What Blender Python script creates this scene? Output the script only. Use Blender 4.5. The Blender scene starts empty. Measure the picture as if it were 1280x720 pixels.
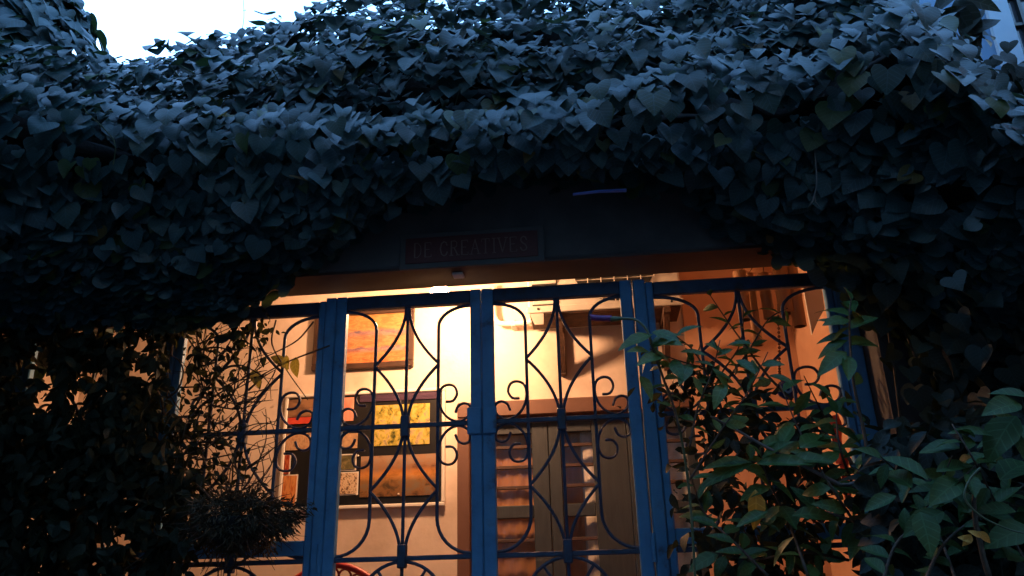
import bpy, math, random
import numpy as np
from mathutils import Vector, Matrix, noise

R = math.radians
rng = random.Random(7)
scene = bpy.context.scene
COL = scene.collection

# ------------------------------------------------------------------ camera
CAM = Vector((0.4272, -3.0924, 1.45))
YAW, PITCH, ROLL, FOC = -0.0962, 0.3678, -0.0259, 1000.0
_f = Vector((math.sin(YAW) * math.cos(PITCH), math.cos(YAW) * math.cos(PITCH), math.sin(PITCH)))
_r = _f.cross(Vector((0, 0, 1))).normalized()
_u = _r.cross(_f)
RIGHT = _r * math.cos(ROLL) + _u * math.sin(ROLL)
UP = -_r * math.sin(ROLL) + _u * math.cos(ROLL)
cam_data = bpy.data.cameras.new('camera')
cam_data.sensor_width = 36
cam_data.lens = FOC / 1280 * 36
cam_data.clip_start = 0.05
cam_data.clip_end = 2000
cam = bpy.data.objects.new('camera', cam_data)
m3 = Matrix((RIGHT, UP, -_f)).transposed()
cam.matrix_world = Matrix.Translation(CAM) @ m3.to_4x4()
COL.objects.link(cam)
scene.camera = cam

# ------------------------------------------------------------------ light
SUN_EL, SUN_ROT = R(1.5), R(-66)
EXPOSURE = 5.42
world = bpy.data.worlds.new('World')
scene.world = world
world.use_nodes = True
nt = world.node_tree
bg = nt.nodes['Background']
sky = nt.nodes.new('ShaderNodeTexSky')
sky.sky_type = 'NISHITA'
sky.sun_disc = False
sky.sun_elevation = SUN_EL
sky.sun_rotation = SUN_ROT
sky.dust_density = 0.6
sky.ozone_density = 2.8
nt.links.new(sky.outputs[0], bg.inputs[0])
bg.inputs[1].default_value = 0.15
sun_data = bpy.data.lights.new('sun', 'SUN')
sun_data.energy = 0.002
sun_data.angle = R(10)
sun_data.color = (1, .85, .7)
sun = bpy.data.objects.new('sun', sun_data)
sdir = Vector((math.sin(SUN_ROT) * math.cos(SUN_EL), math.cos(SUN_ROT) * math.cos(SUN_EL), math.sin(SUN_EL)))
sun.rotation_euler = sdir.to_track_quat('Z', 'Y').to_euler()
sun.location = (0, 0, 9)
COL.objects.link(sun)
vs = scene.view_settings
vs.view_transform = 'Standard'
vs.look = 'None'
vs.gamma = 1
vs.exposure = EXPOSURE
scene.cycles.max_bounces = 10
scene.cycles.transparent_max_bounces = 12


# ------------------------------------------------------------------ helpers
def at(x, y, Y):
    """a picture position on the photograph turned into a point of the plane at depth Y"""
    d = RIGHT * ((x - 640) / FOC) - UP * ((y - 360) / FOC) + _f
    return CAM + d * ((Y - CAM.y) / d.y)


def project(P):
    v = Vector(P) - CAM
    z = v.dot(_f)
    return (640 + FOC * v.dot(RIGHT) / z, 360 - FOC * v.dot(UP) / z, z)


class MB:
    def __init__(s):
        s.v, s.f = [], []

    def add(s, vs_, fs):
        o = len(s.v)
        s.v += [tuple(p) for p in vs_]
        s.f += [tuple(i + o for i in f) for f in fs]
        return s

    def box(s, lo, hi, bev=0.0):
        (x0, y0, z0), (x1, y1, z1) = lo, hi
        if bev <= 0:
            s.add([(x0, y0, z0), (x1, y0, z0), (x1, y1, z0), (x0, y1, z0), (x0, y0, z1), (x1, y0, z1), (x1, y1, z1), (x0, y1, z1)],
                  [(0, 3, 2, 1), (4, 5, 6, 7), (0, 1, 5, 4), (1, 2, 6, 5), (2, 3, 7, 6), (3, 0, 4, 7)])
            return s
        b = min(bev, (x1 - x0) / 2.1, (y1 - y0) / 2.1, (z1 - z0) / 2.1)
        import itertools
        pts, idx = [], {}
        for sx, sy, sz in itertools.product((0, 1), repeat=3):
            c = [(x0, x1)[sx], (y0, y1)[sy], (z0, z1)[sz]]
            sg = [(1, -1)[sx], (1, -1)[sy], (1, -1)[sz]]
            for a in range(3):
                p = [c[k] + (0 if k == a else sg[k] * b) for k in range(3)]
                idx[(sx, sy, sz, a)] = len(pts)
                pts.append(p)
        fs = []
        for a in range(3):
            o = [k for k in range(3) if k != a]
            for sd in (0, 1):
                q = []
                for (p0, p1) in ((0, 0), (1, 0), (1, 1), (0, 1)):
                    k = [0, 0, 0]
                    k[a] = sd
                    k[o[0]] = p0
                    k[o[1]] = p1
                    q.append(idx[(*k, a)])
                fs.append(q)
        for a in range(3):
            o = [k for k in range(3) if k != a]
            for p0 in (0, 1):
                for p1 in (0, 1):
                    k0 = [0, 0, 0]
                    k0[o[0]] = p0
                    k0[o[1]] = p1
                    k1 = list(k0)
                    k1[a] = 1
                    fs.append([idx[(*k0, o[0])], idx[(*k1, o[0])], idx[(*k1, o[1])], idx[(*k0, o[1])]])
        for sx, sy, sz in itertools.product((0, 1), repeat=3):
            fs.append([idx[(sx, sy, sz, 0)], idx[(sx, sy, sz, 1)], idx[(sx, sy, sz, 2)]])
        s.add(pts, fs)
        return s

    def tube(s, path, r, n=6, r1=None, flat=1.0, cap=True):
        path = [Vector(p) for p in path]
        r1 = r if r1 is None else r1
        m = len(path)
        tan = []
        for i in range(m):
            t = (path[min(i + 1, m - 1)] - path[max(i - 1, 0)])
            tan.append(t.normalized() if t.length > 1e-9 else Vector((0, 0, 1)))
        ref = Vector((0, 1, 0)) if abs(tan[0].y) < .9 else Vector((1, 0, 0))
        vs_, fs = [], []
        for i in range(m):
            a = tan[i].cross(ref)
            if a.length < 1e-4:
                a = tan[i].cross(Vector((1, 0, 0)))
            a.normalize()
            b = a.cross(tan[i]).normalized()
            rr = r + (r1 - r) * i / max(1, m - 1)
            for k in range(n):
                w = 2 * math.pi * (k + .5) / n
                vs_.append(path[i] + a * (rr * math.cos(w)) + b * (rr * flat * math.sin(w)))
        for i in range(m - 1):
            for k in range(n):
                k2 = (k + 1) % n
                fs.append((i * n + k, i * n + k2, (i + 1) * n + k2, (i + 1) * n + k))
        if cap:
            fs.append(tuple(range(n - 1, -1, -1)))
            fs.append(tuple((m - 1) * n + k for k in range(n)))
        return s.add(vs_, fs)

    def lathe(s, prof, c, n=16):
        vs_, fs = [], []
        for (r, z) in prof:
            for k in range(n):
                w = 2 * math.pi * k / n
                vs_.append((c[0] + r * math.cos(w), c[1] + r * math.sin(w), c[2] + z))
        for i in range(len(prof) - 1):
            for k in range(n):
                fs.append((i * n + k, i * n + (k + 1) % n, (i + 1) * n + (k + 1) % n, (i + 1) * n + k))
        return s.add(vs_, fs)

    def mesh(s, name, smooth=False):
        me = bpy.data.meshes.new(name)
        me.from_pydata(s.v, [], s.f)
        me.update()
        if smooth:
            me.polygons.foreach_set('use_smooth', [True] * len(me.polygons))
        return me


def link(name, me, mat=None, parent=None):
    o = bpy.data.objects.new(name, me)
    COL.objects.link(o)
    if mat is not None and not me.materials:
        me.materials.append(mat)
    if parent is not None:
        o.parent = parent
        o.matrix_parent_inverse = parent.matrix_basis.inverted()
    return o


def obj(name, mb, mat, parent=None, smooth=False):
    return link(name, mb.mesh(name, smooth), mat, parent)


def tag(o, label=None, cat=None, group=None, kind=None):
    for k, v in (('label', label), ('category', cat), ('group', group), ('kind', kind)):
        if v:
            o[k] = v
    return o


def thing(name, loc, label, cat, group=None):
    o = bpy.data.objects.new(name, None)
    o.empty_display_size = .1
    o.location = loc
    COL.objects.link(o)
    return tag(o, label, cat, group)


def catmull(pts, n=6):
    pts = [Vector(p) for p in pts]
    P = [pts[0] * 2 - pts[1]] + pts + [pts[-1] * 2 - pts[-2]]
    out = []
    for i in range(1, len(P) - 2):
        for k in range(n):
            t = k / n
            a, b, c, d = P[i - 1], P[i], P[i + 1], P[i + 2]
            out.append(.5 * ((2 * b) + (c - a) * t + (2 * a - 5 * b + 4 * c - d) * t * t + (3 * b - a - 3 * c + d) * t ** 3))
    out.append(pts[-1])
    return out


# ------------------------------------------------------------------ materials
class NT:
    def __init__(s, name):
        s.m = bpy.data.materials.new(name)
        s.m.use_nodes = True
        s.t = s.m.node_tree
        s.b = s.t.nodes['Principled BSDF']
        s.out = s.t.nodes['Material Output']

    def n(s, typ, **kw):
        nd = s.t.nodes.new(typ)
        for k, v in kw.items():
            if k.startswith('i_'):
                nd.inputs[k[2:].replace('_', ' ')].default_value = v
            else:
                setattr(nd, k, v)
        return nd

    def l(s, a, b):
        s.t.links.new(a, b)


def ramp(N, fac, stops):
    r = N.n('ShaderNodeValToRGB')
    e = r.color_ramp.elements
    while len(e) < len(stops):
        e.new(.5)
    for k, (p, c) in enumerate(stops):
        e[k].position = p
        e[k].color = (*c, 1)
    N.l(fac, r.inputs[0])
    return r.outputs[0]


def surf_mat(name, cols, scale=6, rough=.6, bump=.15, detail=6, metallic=0, coord='Object', spec=.5, bscale=None, stretch=(1, 1, 1)):
    N = NT(name)
    tc = N.n('ShaderNodeTexCoord')
    mp = N.n('ShaderNodeMapping')
    mp.inputs['Scale'].default_value = stretch
    N.l(tc.outputs[coord], mp.inputs[0])
    no = N.n('ShaderNodeTexNoise', i_Scale=scale, i_Detail=detail, i_Roughness=.6)
    N.l(mp.outputs[0], no.inputs['Vector'])
    st = [(.3 + .4 * k / (len(cols) - 1), c) for k, c in enumerate(cols)]
    N.l(ramp(N, no.outputs[0], st), N.b.inputs['Base Color'])
    N.b.inputs['Roughness'].default_value = rough
    N.b.inputs['Metallic'].default_value = metallic
    N.b.inputs['Specular IOR Level'].default_value = spec
    if bump:
        n2 = N.n('ShaderNodeTexNoise', i_Scale=bscale or scale * 5, i_Detail=4)
        N.l(mp.outputs[0], n2.inputs['Vector'])
        bp = N.n('ShaderNodeBump', i_Strength=bump, i_Distance=.01)
        N.l(n2.outputs[0], bp.inputs['Height'])
        N.l(bp.outputs[0], N.b.inputs['Normal'])
    return N.m


def leaf_mat(name, cols, trans, rough=.38, tw=.25, spec=.5):
    N = NT(name)
    g = N.n('ShaderNodeNewGeometry')
    oi = N.n('ShaderNodeObjectInfo')
    ad = N.n('ShaderNodeMath', operation='ADD')
    N.l(g.outputs['Random Per Island'], ad.inputs[0])
    N.l(oi.outputs['Random'], ad.inputs[1])
    fr = N.n('ShaderNodeMath', operation='FRACT')
    N.l(ad.outputs[0], fr.inputs[0])
    k = len(cols)
    base = ramp(N, fr.outputs[0], [(i / (k - 1), c) for i, c in enumerate(cols)])
    tc = N.n('ShaderNodeTexCoord')
    no = N.n('ShaderNodeTexNoise', i_Scale=30, i_Detail=3)
    N.l(tc.outputs['Object'], no.inputs['Vector'])
    mr = N.n('ShaderNodeMapRange')
    mr.inputs['To Min'].default_value = .7
    mr.inputs['To Max'].default_value = 1.25
    N.l(no.outputs[0], mr.inputs[0])
    mx = N.n('ShaderNodeMix', data_type='RGBA', blend_type='MULTIPLY')
    mx.inputs[0].default_value = 1
    N.l(base, mx.inputs[6])
    N.l(mr.outputs[0], mx.inputs[7])
    # veins: a midrib and slanting side veins
    uvn = N.n('ShaderNodeTexCoord')
    sx = N.n('ShaderNodeSeparateXYZ')
    N.l(uvn.outputs['UV'], sx.inputs[0])
    ab = N.n('ShaderNodeMath', operation='ABSOLUTE')
    N.l(sx.outputs['X'], ab.inputs[0])
    sl = N.n('ShaderNodeMath', operation='MULTIPLY_ADD')
    sl.inputs[1].default_value = -.9
    N.l(ab.outputs[0], sl.inputs[0])
    N.l(sx.outputs['Y'], sl.inputs[2])
    fr2 = N.n('ShaderNodeMath', operation='PINGPONG')
    fr2.inputs[1].default_value = .09
    N.l(sl.outputs[0], fr2.inputs[0])
    mn = N.n('ShaderNodeMath', operation='MINIMUM')
    N.l(ab.outputs[0], mn.inputs[0])
    N.l(fr2.outputs[0], mn.inputs[1])
    vm = N.n('ShaderNodeMapRange')
    vm.inputs['From Min'].default_value = .004
    vm.inputs['From Max'].default_value = .022
    vm.inputs['To Min'].default_value = .55
    vm.inputs['To Max'].default_value = 0
    N.l(mn.outputs[0], vm.inputs[0])
    mv = N.n('ShaderNodeMix', data_type='RGBA')
    N.l(vm.outputs[0], mv.inputs[0])
    N.l(mx.outputs[2], mv.inputs[6])
    mv.inputs[7].default_value = (*[min(1, 2.2 * c + .02) for c in cols[0]], 1)
    N.l(mv.outputs[2], N.b.inputs['Base Color'])
    N.b.inputs['Roughness'].default_value = rough
    N.b.inputs['Specular IOR Level'].default_value = spec
    bp = N.n('ShaderNodeBump', i_Strength=.25, i_Distance=.004)
    N.l(no.outputs[0], bp.inputs['Height'])
    N.l(bp.outputs[0], N.b.inputs['Normal'])
    tr = N.n('ShaderNodeBsdfTranslucent')
    tr.inputs[0].default_value = (*trans, 1)
    ms = N.n('ShaderNodeMixShader')
    ms.inputs[0].default_value = tw
    N.l(N.b.outputs[0], ms.inputs[1])
    N.l(tr.outputs[0], ms.inputs[2])
    N.l(ms.outputs[0], N.out.inputs[0])
    return N.m


M = {}
M['wall'] = surf_mat('cream_plaster', [(.52, .40, .31), (.68, .55, .45), (.74, .61, .50)], 2.2, .8, .12, bscale=40)
M['terracotta'] = surf_mat('terracotta_plaster', [(.46, .24, .14), (.55, .30, .18), (.6, .34, .21)], 1.8, .8, .15, bscale=40)
M['ceiling'] = surf_mat('white_ceiling', [(.66, .62, .55), (.76, .72, .66)], 2, .85, .08)
M['fascia'] = surf_mat('grey_render', [(.06, .055, .055), (.10, .09, .085), (.13, .118, .11)], 3, .85, .3)
M['soffit'] = surf_mat('brown_paint', [(.05, .026, .02), (.075, .038, .028)], 5, .55, .1)
M['blue'] = surf_mat('blue_metal_paint', [(.05, .035, .03), (.06, .20, .38), (.07, .24, .45), (.08, .26, .47), (.08, .19, .32)], 7, .5, .25, bscale=60)
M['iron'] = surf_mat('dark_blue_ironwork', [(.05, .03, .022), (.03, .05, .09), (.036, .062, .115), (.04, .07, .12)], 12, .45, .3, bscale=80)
M['greywood'] = surf_mat('grey_painted_wood', [(.024, .029, .036), (.032, .038, .046), (.04, .046, .054)], 8, .55, .2, stretch=(6, 6, .7))
M['frame_brown'] = surf_mat('dark_picture_frame', [(.035, .018, .012), (.06, .03, .02)], 9, .4, .1)
M['white_trim'] = surf_mat('white_trim_paint', [(.62, .58, .52), (.7, .66, .6)], 6, .5, .05)
M['black'] = surf_mat('black_board', [(.008, .008, .009), (.014, .013, .014)], 5, .35, .05)
M['ac'] = surf_mat('offwhite_enamel', [(.48, .43, .36), (.54, .49, .42), (.58, .53, .46)], 5, .4, .03)
M['dark'] = surf_mat('dark_plastic', [(.012, .012, .012), (.02, .02, .02)], 6, .5, .05)
M['rust'] = surf_mat('rusty_steel', [(.03, .016, .01), (.07, .03, .016), (.11, .05, .025)], 26, .8, .5)
M['pipe'] = surf_mat('pipe_wrap', [(.6, .55, .48), (.68, .64, .58)], 20, .6, .2)
M['brass'] = surf_mat('lamp_fitting', [(.5, .47, .42), (.6, .57, .52)], 10, .4, .02)
M['stem'] = surf_mat('brown_stem', [(.03, .02, .012), (.06, .042, .026), (.09, .065, .045)], 20, .8, .3)
M['stemgreen'] = surf_mat('green_stem', [(.05, .08, .03), (.10, .12, .06)], 20, .6, .2)
M['stempale'] = surf_mat('pale_twig', [(.10, .09, .08), (.17, .155, .14)], 25, .7, .2)
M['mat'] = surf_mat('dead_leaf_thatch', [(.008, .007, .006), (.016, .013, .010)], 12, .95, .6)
M['bamboo'] = surf_mat('bamboo', [(.30, .13, .055), (.42, .20, .09), (.48, .25, .12)], 7, .4, .1, stretch=(4, 4, .5))
M['red'] = surf_mat('red_plastic', [(.35, .02, .018), (.45, .03, .025)], 6, .4, .05)
M['redcloth'] = surf_mat('red_cloth', [(.38, .04, .025), (.5, .07, .04)], 14, .9, .2)
M['palerender'] = surf_mat('pale_render', [(.30, .29, .27), (.36, .35, .33), (.40, .39, .37)], 1.2, .9, .15)  # pale so the added opposite house bounces light into the shadows
M['darkbrick'] = surf_mat('dark_render', [(.06, .055, .055), (.09, .08, .08)], 2, .9, .2)
M['ground'] = surf_mat('paving_ground', [(.06, .055, .05), (.11, .1, .09), (.15, .14, .125)], 2.5, .9, .4, bscale=18)
M['floor'] = surf_mat('porch_tiles', [(.42, .20, .10), (.52, .26, .14)], 3, .5, .1)
M['bluewall'] = surf_mat('pale_blue_render', [(.06, .12, .2), (.08, .15, .24)], 1.2, .85, .1)
M['whitewall'] = surf_mat('white_render', [(.16, .22, .28), (.2, .27, .33)], 1.5, .85, .1)
M['bluesheet'] = surf_mat('blue_sheet', [(.05, .13, .45), (.07, .17, .55)], 4, .4, .05)
M['nazar'] = surf_mat('blue_glass', [(.006, .012, .09), (.01, .02, .13)], 4, .12, 0)
M['nazar_ring'] = surf_mat('pale_blue_glass', [(.15, .3, .5), (.2, .38, .6)], 4, .2, 0)
M['bead'] = surf_mat('amber_bead', [(.10, .03, .015), (.16, .06, .03)], 6, .15, 0)
M['moss'] = leaf_mat('dry_moss', [(.03, .024, .012), (.05, .04, .018), (.035, .035, .015)], (.06, .05, .015), .8, .15)
M['maroon'] = surf_mat('maroon_sign_paint', [(.09, .022, .018), (.13, .03, .025)], 5, .5, .05)
M['signtrim'] = surf_mat('sign_trim_paint', [(.075, .068, .065), (.11, .098, .09)], 5, .6, .05)
M['letter'] = surf_mat('sign_letter_paint', [(.20, .11, .08), (.25, .15, .10)], 5, .5, .05)
M['curtain'] = surf_mat('lace_curtain', [(.6, .5, .45), (.76, .68, .62), (.82, .76, .7)], 16, .9, .2)
M['curtain_brown'] = surf_mat('brown_curtain', [(.36, .16, .07), (.48, .24, .12)], 3, .9, .2, stretch=(8, 8, .5))
M['purple'] = surf_mat('purple_petal', [(.10, .02, .10), (.17, .035, .16)], 30, .5, .1)
M['yellowflower'] = leaf_mat('yellow_flower', [(.5, .22, .03), (.55, .3, .05)], (.5, .3, .05), .6, .3)
M['cloth_blue'] = surf_mat('pale_cloth', [(.25, .28, .38), (.4, .42, .5)], 7, .9, .2)

M['ivy'] = leaf_mat('ivy_leaf', [(.019, .048, .056), (.024, .062, .068), (.028, .070, .072), (.022, .052, .062), (.032, .068, .054)], (.05, .085, .024), .42, .2, .42)
M['ivy_green'] = leaf_mat('ivy_leaf_young', [(.04, .075, .025), (.055, .085, .03), (.038, .075, .034)], (.08, .12, .025), .42, .32)
M['ivy_old'] = leaf_mat('ivy_leaf_yellowed', [(.10, .085, .02), (.12, .07, .02)], (.16, .12, .02), .5, .4)
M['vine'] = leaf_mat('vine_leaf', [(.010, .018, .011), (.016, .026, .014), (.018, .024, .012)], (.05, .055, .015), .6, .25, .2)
M['shrub'] = leaf_mat('shrub_leaf', [(.034, .090, .022), (.046, .108, .022), (.058, .115, .024), (.036, .090, .026)], (.07, .12, .03), .45, .25, .35)
M['broad'] = leaf_mat('broad_leaf', [(.024, .064, .016), (.032, .078, .018), (.040, .085, .02), (.026, .066, .020)], (.05, .09, .02), .5, .22, .25)
M['yellow'] = leaf_mat('yellow_leaf', [(.22, .19, .03), (.26, .2, .035)], (.3, .24, .03), .5, .35)
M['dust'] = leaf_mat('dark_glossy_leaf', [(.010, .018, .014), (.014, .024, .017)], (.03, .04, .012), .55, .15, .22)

# emissive bulb
N = NT('lit_bulb')
em = N.n('ShaderNodeEmission')
em.inputs[0].default_value = (1, .52, .26, 1)
em.inputs[1].default_value = 20.5
N.l(em.outputs[0], N.out.inputs[0])
M['bulb'] = N.m
# window glass
N = NT('window_glass')
tr = N.n('ShaderNodeBsdfTransparent')
tr.inputs[0].default_value = (.98, .97, .95, 1)
gl = N.n('ShaderNodeBsdfGlossy', i_Roughness=.08)
ms = N.n('ShaderNodeMixShader')
ms.inputs[0].default_value = .05
N.l(tr.outputs[0], ms.inputs[1])
N.l(gl.outputs[0], ms.inputs[2])
N.l(ms.outputs[0], N.out.inputs[0])
M['glass'] = N.m
M['farglass'] = surf_mat('dusk_window_glass', [(.02, .025, .035), (.035, .04, .05)], 2, .15, 0)


def print_mat(name, stops, scale=3, stretch=(1, 1, 1), rough=.35, seed=0, bands=None, dist=.6):
    """flat print: blotches of colour plus an optional vertical sequence of bands"""
    N = NT(name)
    tc = N.n('ShaderNodeTexCoord')
    mp = N.n('ShaderNodeMapping')
    mp.inputs['Scale'].default_value = stretch
    mp.inputs['Location'].default_value = (seed * 3.1, seed * 1.7, seed * 2.3)
    N.l(tc.outputs['Generated'], mp.inputs[0])
    no = N.n('ShaderNodeTexNoise', i_Scale=scale, i_Detail=5, i_Roughness=.6, i_Distortion=dist)
    N.l(mp.outputs[0], no.inputs['Vector'])
    c = ramp(N, no.outputs[0], stops)
    if bands:
        sp = N.n('ShaderNodeSeparateXYZ')
        N.l(tc.outputs['Generated'], sp.inputs[0])
        ad = N.n('ShaderNodeMath', operation='MULTIPLY_ADD')
        ad.inputs[1].default_value = .16
        N.l(no.outputs[0], ad.inputs[0])
        N.l(sp.outputs['Z'], ad.inputs[2])
        bc = ramp(N, ad.outputs[0], bands)
        mx = N.n('ShaderNodeMix', data_type='RGBA')
        mx.inputs[0].default_value = .55
        N.l(c, mx.inputs[6])
        N.l(bc, mx.inputs[7])
        c = mx.outputs[2]
    N.l(c, N.b.inputs['Base Color'])
    N.b.inputs['Roughness'].default_value = rough
    return N.m


# ================================================================== SETTING
g = obj('ground', MB().add([(-300, -300, 0), (300, -300, 0), (300, 300, 0), (-300, 300, 0)], [(0, 1, 2, 3)]), M['ground'])
tag(g, kind='structure')
XL, XR, YB = -2.75, 1.62, 1.5      # porch side walls and back wall
ZC = 3.54                          # porch ceiling
pf = obj('porch_floor', MB().box((XL, -.10, .01), (XR, YB, .15), .01), M['floor'])
tag(pf, kind='structure')

house = thing('house', (0, YB, 0), 'house with warm lit cream porch walls behind the blue grilles', 'house')
DX0, DX1, DZ = -.345, 1.42, 2.50   # opening with brown surround in the back wall
BM = 2.674                         # underside of front beam
b = MB()
b.box((XL - .2, YB, .15), (DX0, YB + .2, ZC))
b.box((DX0, YB, DZ), (DX1, YB + .2, ZC))
b.box((DX1, YB, .15), (XR + .2, YB + .2, ZC))
obj('wall', b, M['wall'], house)
obj('terracotta_panel', MB().box((1.0, YB - .02, .152), (XR - .001, YB - .001, ZC - .001)), M['terracotta'], house)
obj('wall', MB().box((XL - .2, -.19, .0), (XL, YB, ZC)), M['wall'], house)
obj('wall', MB().box((XR, .002, .0), (XR + .2, YB, ZC)), M['terracotta'], house)
obj('front_wall', MB().box((1.479, -.18, 0), (3.0, .0, 3.3)), M['darkbrick'], house)
obj('ceiling', MB().box((XL - .2, -.02, ZC), (XR + .2, YB + 2.2, ZC + .06)), M['ceiling'], house)
# front beam: dark rendered face, brown painted underside
obj('beam', MB().box((XL - .2, -.20, BM + .012), (XR + .2, .01, 3.4), .008), M['fascia'], house)
obj('beam_soffit', MB().box((XL - .2, -.198, BM), (XR + .2, .008, BM + .011)), M['soffit'], house)
# lintel and jamb painted brown
lin = MB()
lin.box((DX0 - .012, YB - .012, DZ - .07), (DX1 + .05, YB + .195, DZ + .02), .006)
lin.box((DX0 - .012, YB - .01, .15), (DX0 + .06, YB + .195, DZ - .072), .006)
obj('door_surround', lin, surf_mat('lintel_brown', [(.11, .05, .035), (.15, .07, .045)], 5, .55, .1), house)
# a room behind the porch
rm = MB()
rm.box((-1.2, YB + 2.2, .1), (2.4, YB + 2.3, ZC))
rm.box((-1.3, YB + .2, .1), (-1.2, YB + 2.3, ZC))
rm.box((2.4, YB + .2, .1), (2.5, YB + 2.3, ZC))
rm.box((-1.3, YB + .2, .05), (2.5, YB + 2.3, .12))
obj('inner_room', rm, M['wall'], house)

# glazed doors: three sashes of grey wood with horizontal glazing bars
def sash(x0, x1, st0, st1, name_label, bars_top, bars_low):
    t = thing('glazed_door', ((x0 + x1) / 2, YB + .06, .15), name_label, 'door', 'grey glazed doors in the porch wall')
    Y0, Y1 = YB + .06, YB + .10
    top = DZ - .075
    obj('stile', MB().box((x0, Y0, .15), (x0 + st0, Y1, top), .004), M['greywood'], t)
    obj('stile', MB().box((x1 - st1, Y0, .15), (x1, Y1, top), .004), M['greywood'], t)
    a, c = x0 + st0 + .001, x1 - st1 - .001
    obj('top_rail', MB().box((a, Y0 + .002, top - .09), (c, Y1 - .002, top), .004), M['greywood'], t)
    obj('lock_rail', MB().box((a, Y0 + .002, 1.86), (c, Y1 - .002, 1.93), .004), M['greywood'], t)
    obj('bottom_rail', MB().box((a, Y0 + .002, .15), (c, Y1 - .002, .42), .004), M['greywood'], t)
    zs = [1.93] + bars_top + [top - .09]
    zl = [.42] + bars_low + [1.86]
    for z in bars_top + bars_low:
        obj('glazing_bar', MB().box((a, Y0 + .006, z - .009), (c, Y1 - .006, z + .009), .002), M['soffit'], t)
    for zz in (zs, zl):
        for z0, z1 in zip(zz[:-1], zz[1:]):
            obj('pane', MB().box((a, YB + .078, z0 + .01), (c, YB + .083, z1 - .01)), M['glass'], t)
    return t


bt = [2.03, 2.145, 2.26]
bl = [.78, 1.14, 1.5, 1.74]
sash(DX0 + .062, .165, .05, .095, 'glazed grey door left of the meeting stiles, brown curtain inside', bt, bl)
sash(.168, .62, .07, .20, 'glazed grey door with pale lace curtain beside its broad right stile', bt, bl)
sash(.623, 1.17, .12, .22, 'narrow glazed grey door behind the twin blue posts', bt, bl)
obj('door_infill', MB().box((1.172, YB + .11, .15), (DX1, YB + .17, DZ - .072), .004), M['greywood'], house)


def curtain(x0, x1, y, mat, label, amp=.006, per=.07):
    n = int((x1 - x0) / .012)
    vs_, fs = [], []
    for i in range(n + 1):
        x = x0 + (x1 - x0) * i / n
        w = amp * math.sin(x / per * 6.283) + amp * .5 * math.sin(x / per * 2.9)
        vs_ += [(x, y + w, .3), (x, y + w * .6, 2.45)]
    for i in range(n):
        fs.append((2 * i, 2 * i + 2, 2 * i + 3, 2 * i + 1))
    c = obj('curtain', MB().add(vs_, fs), mat, None, True)
    return tag(c, label, 'curtain', 'curtains behind the glazed doors')


curtain(-.33, .35, YB + .19, M['curtain_brown'], 'brown curtain hanging inside the left glazed door')
curtain(.36, .60, YB + .16, M['curtain'], 'narrow pale lace curtain hanging at the centre of the doors')
curtain(.66, 1.16, YB + .17, M['curtain'], 'wider pale lace curtain inside the narrow right door')

# ================================================================== GATE AND GRILLES
ZT, ZM, ZL, ZB = 2.645, 2.09, 1.592, .17
RH = .058        # top rail height
BR = .0070       # bar radius
SCROLL = [(640, 578), (672, 575), (690, 545), (678, 512), (650, 503), (622, 515), (610, 545), (612, 585), (628, 625), (660, 655),
          (700, 665), (735, 650), (748, 625), (745, 598), (720, 588), (695, 600), (683, 628)]


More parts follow.
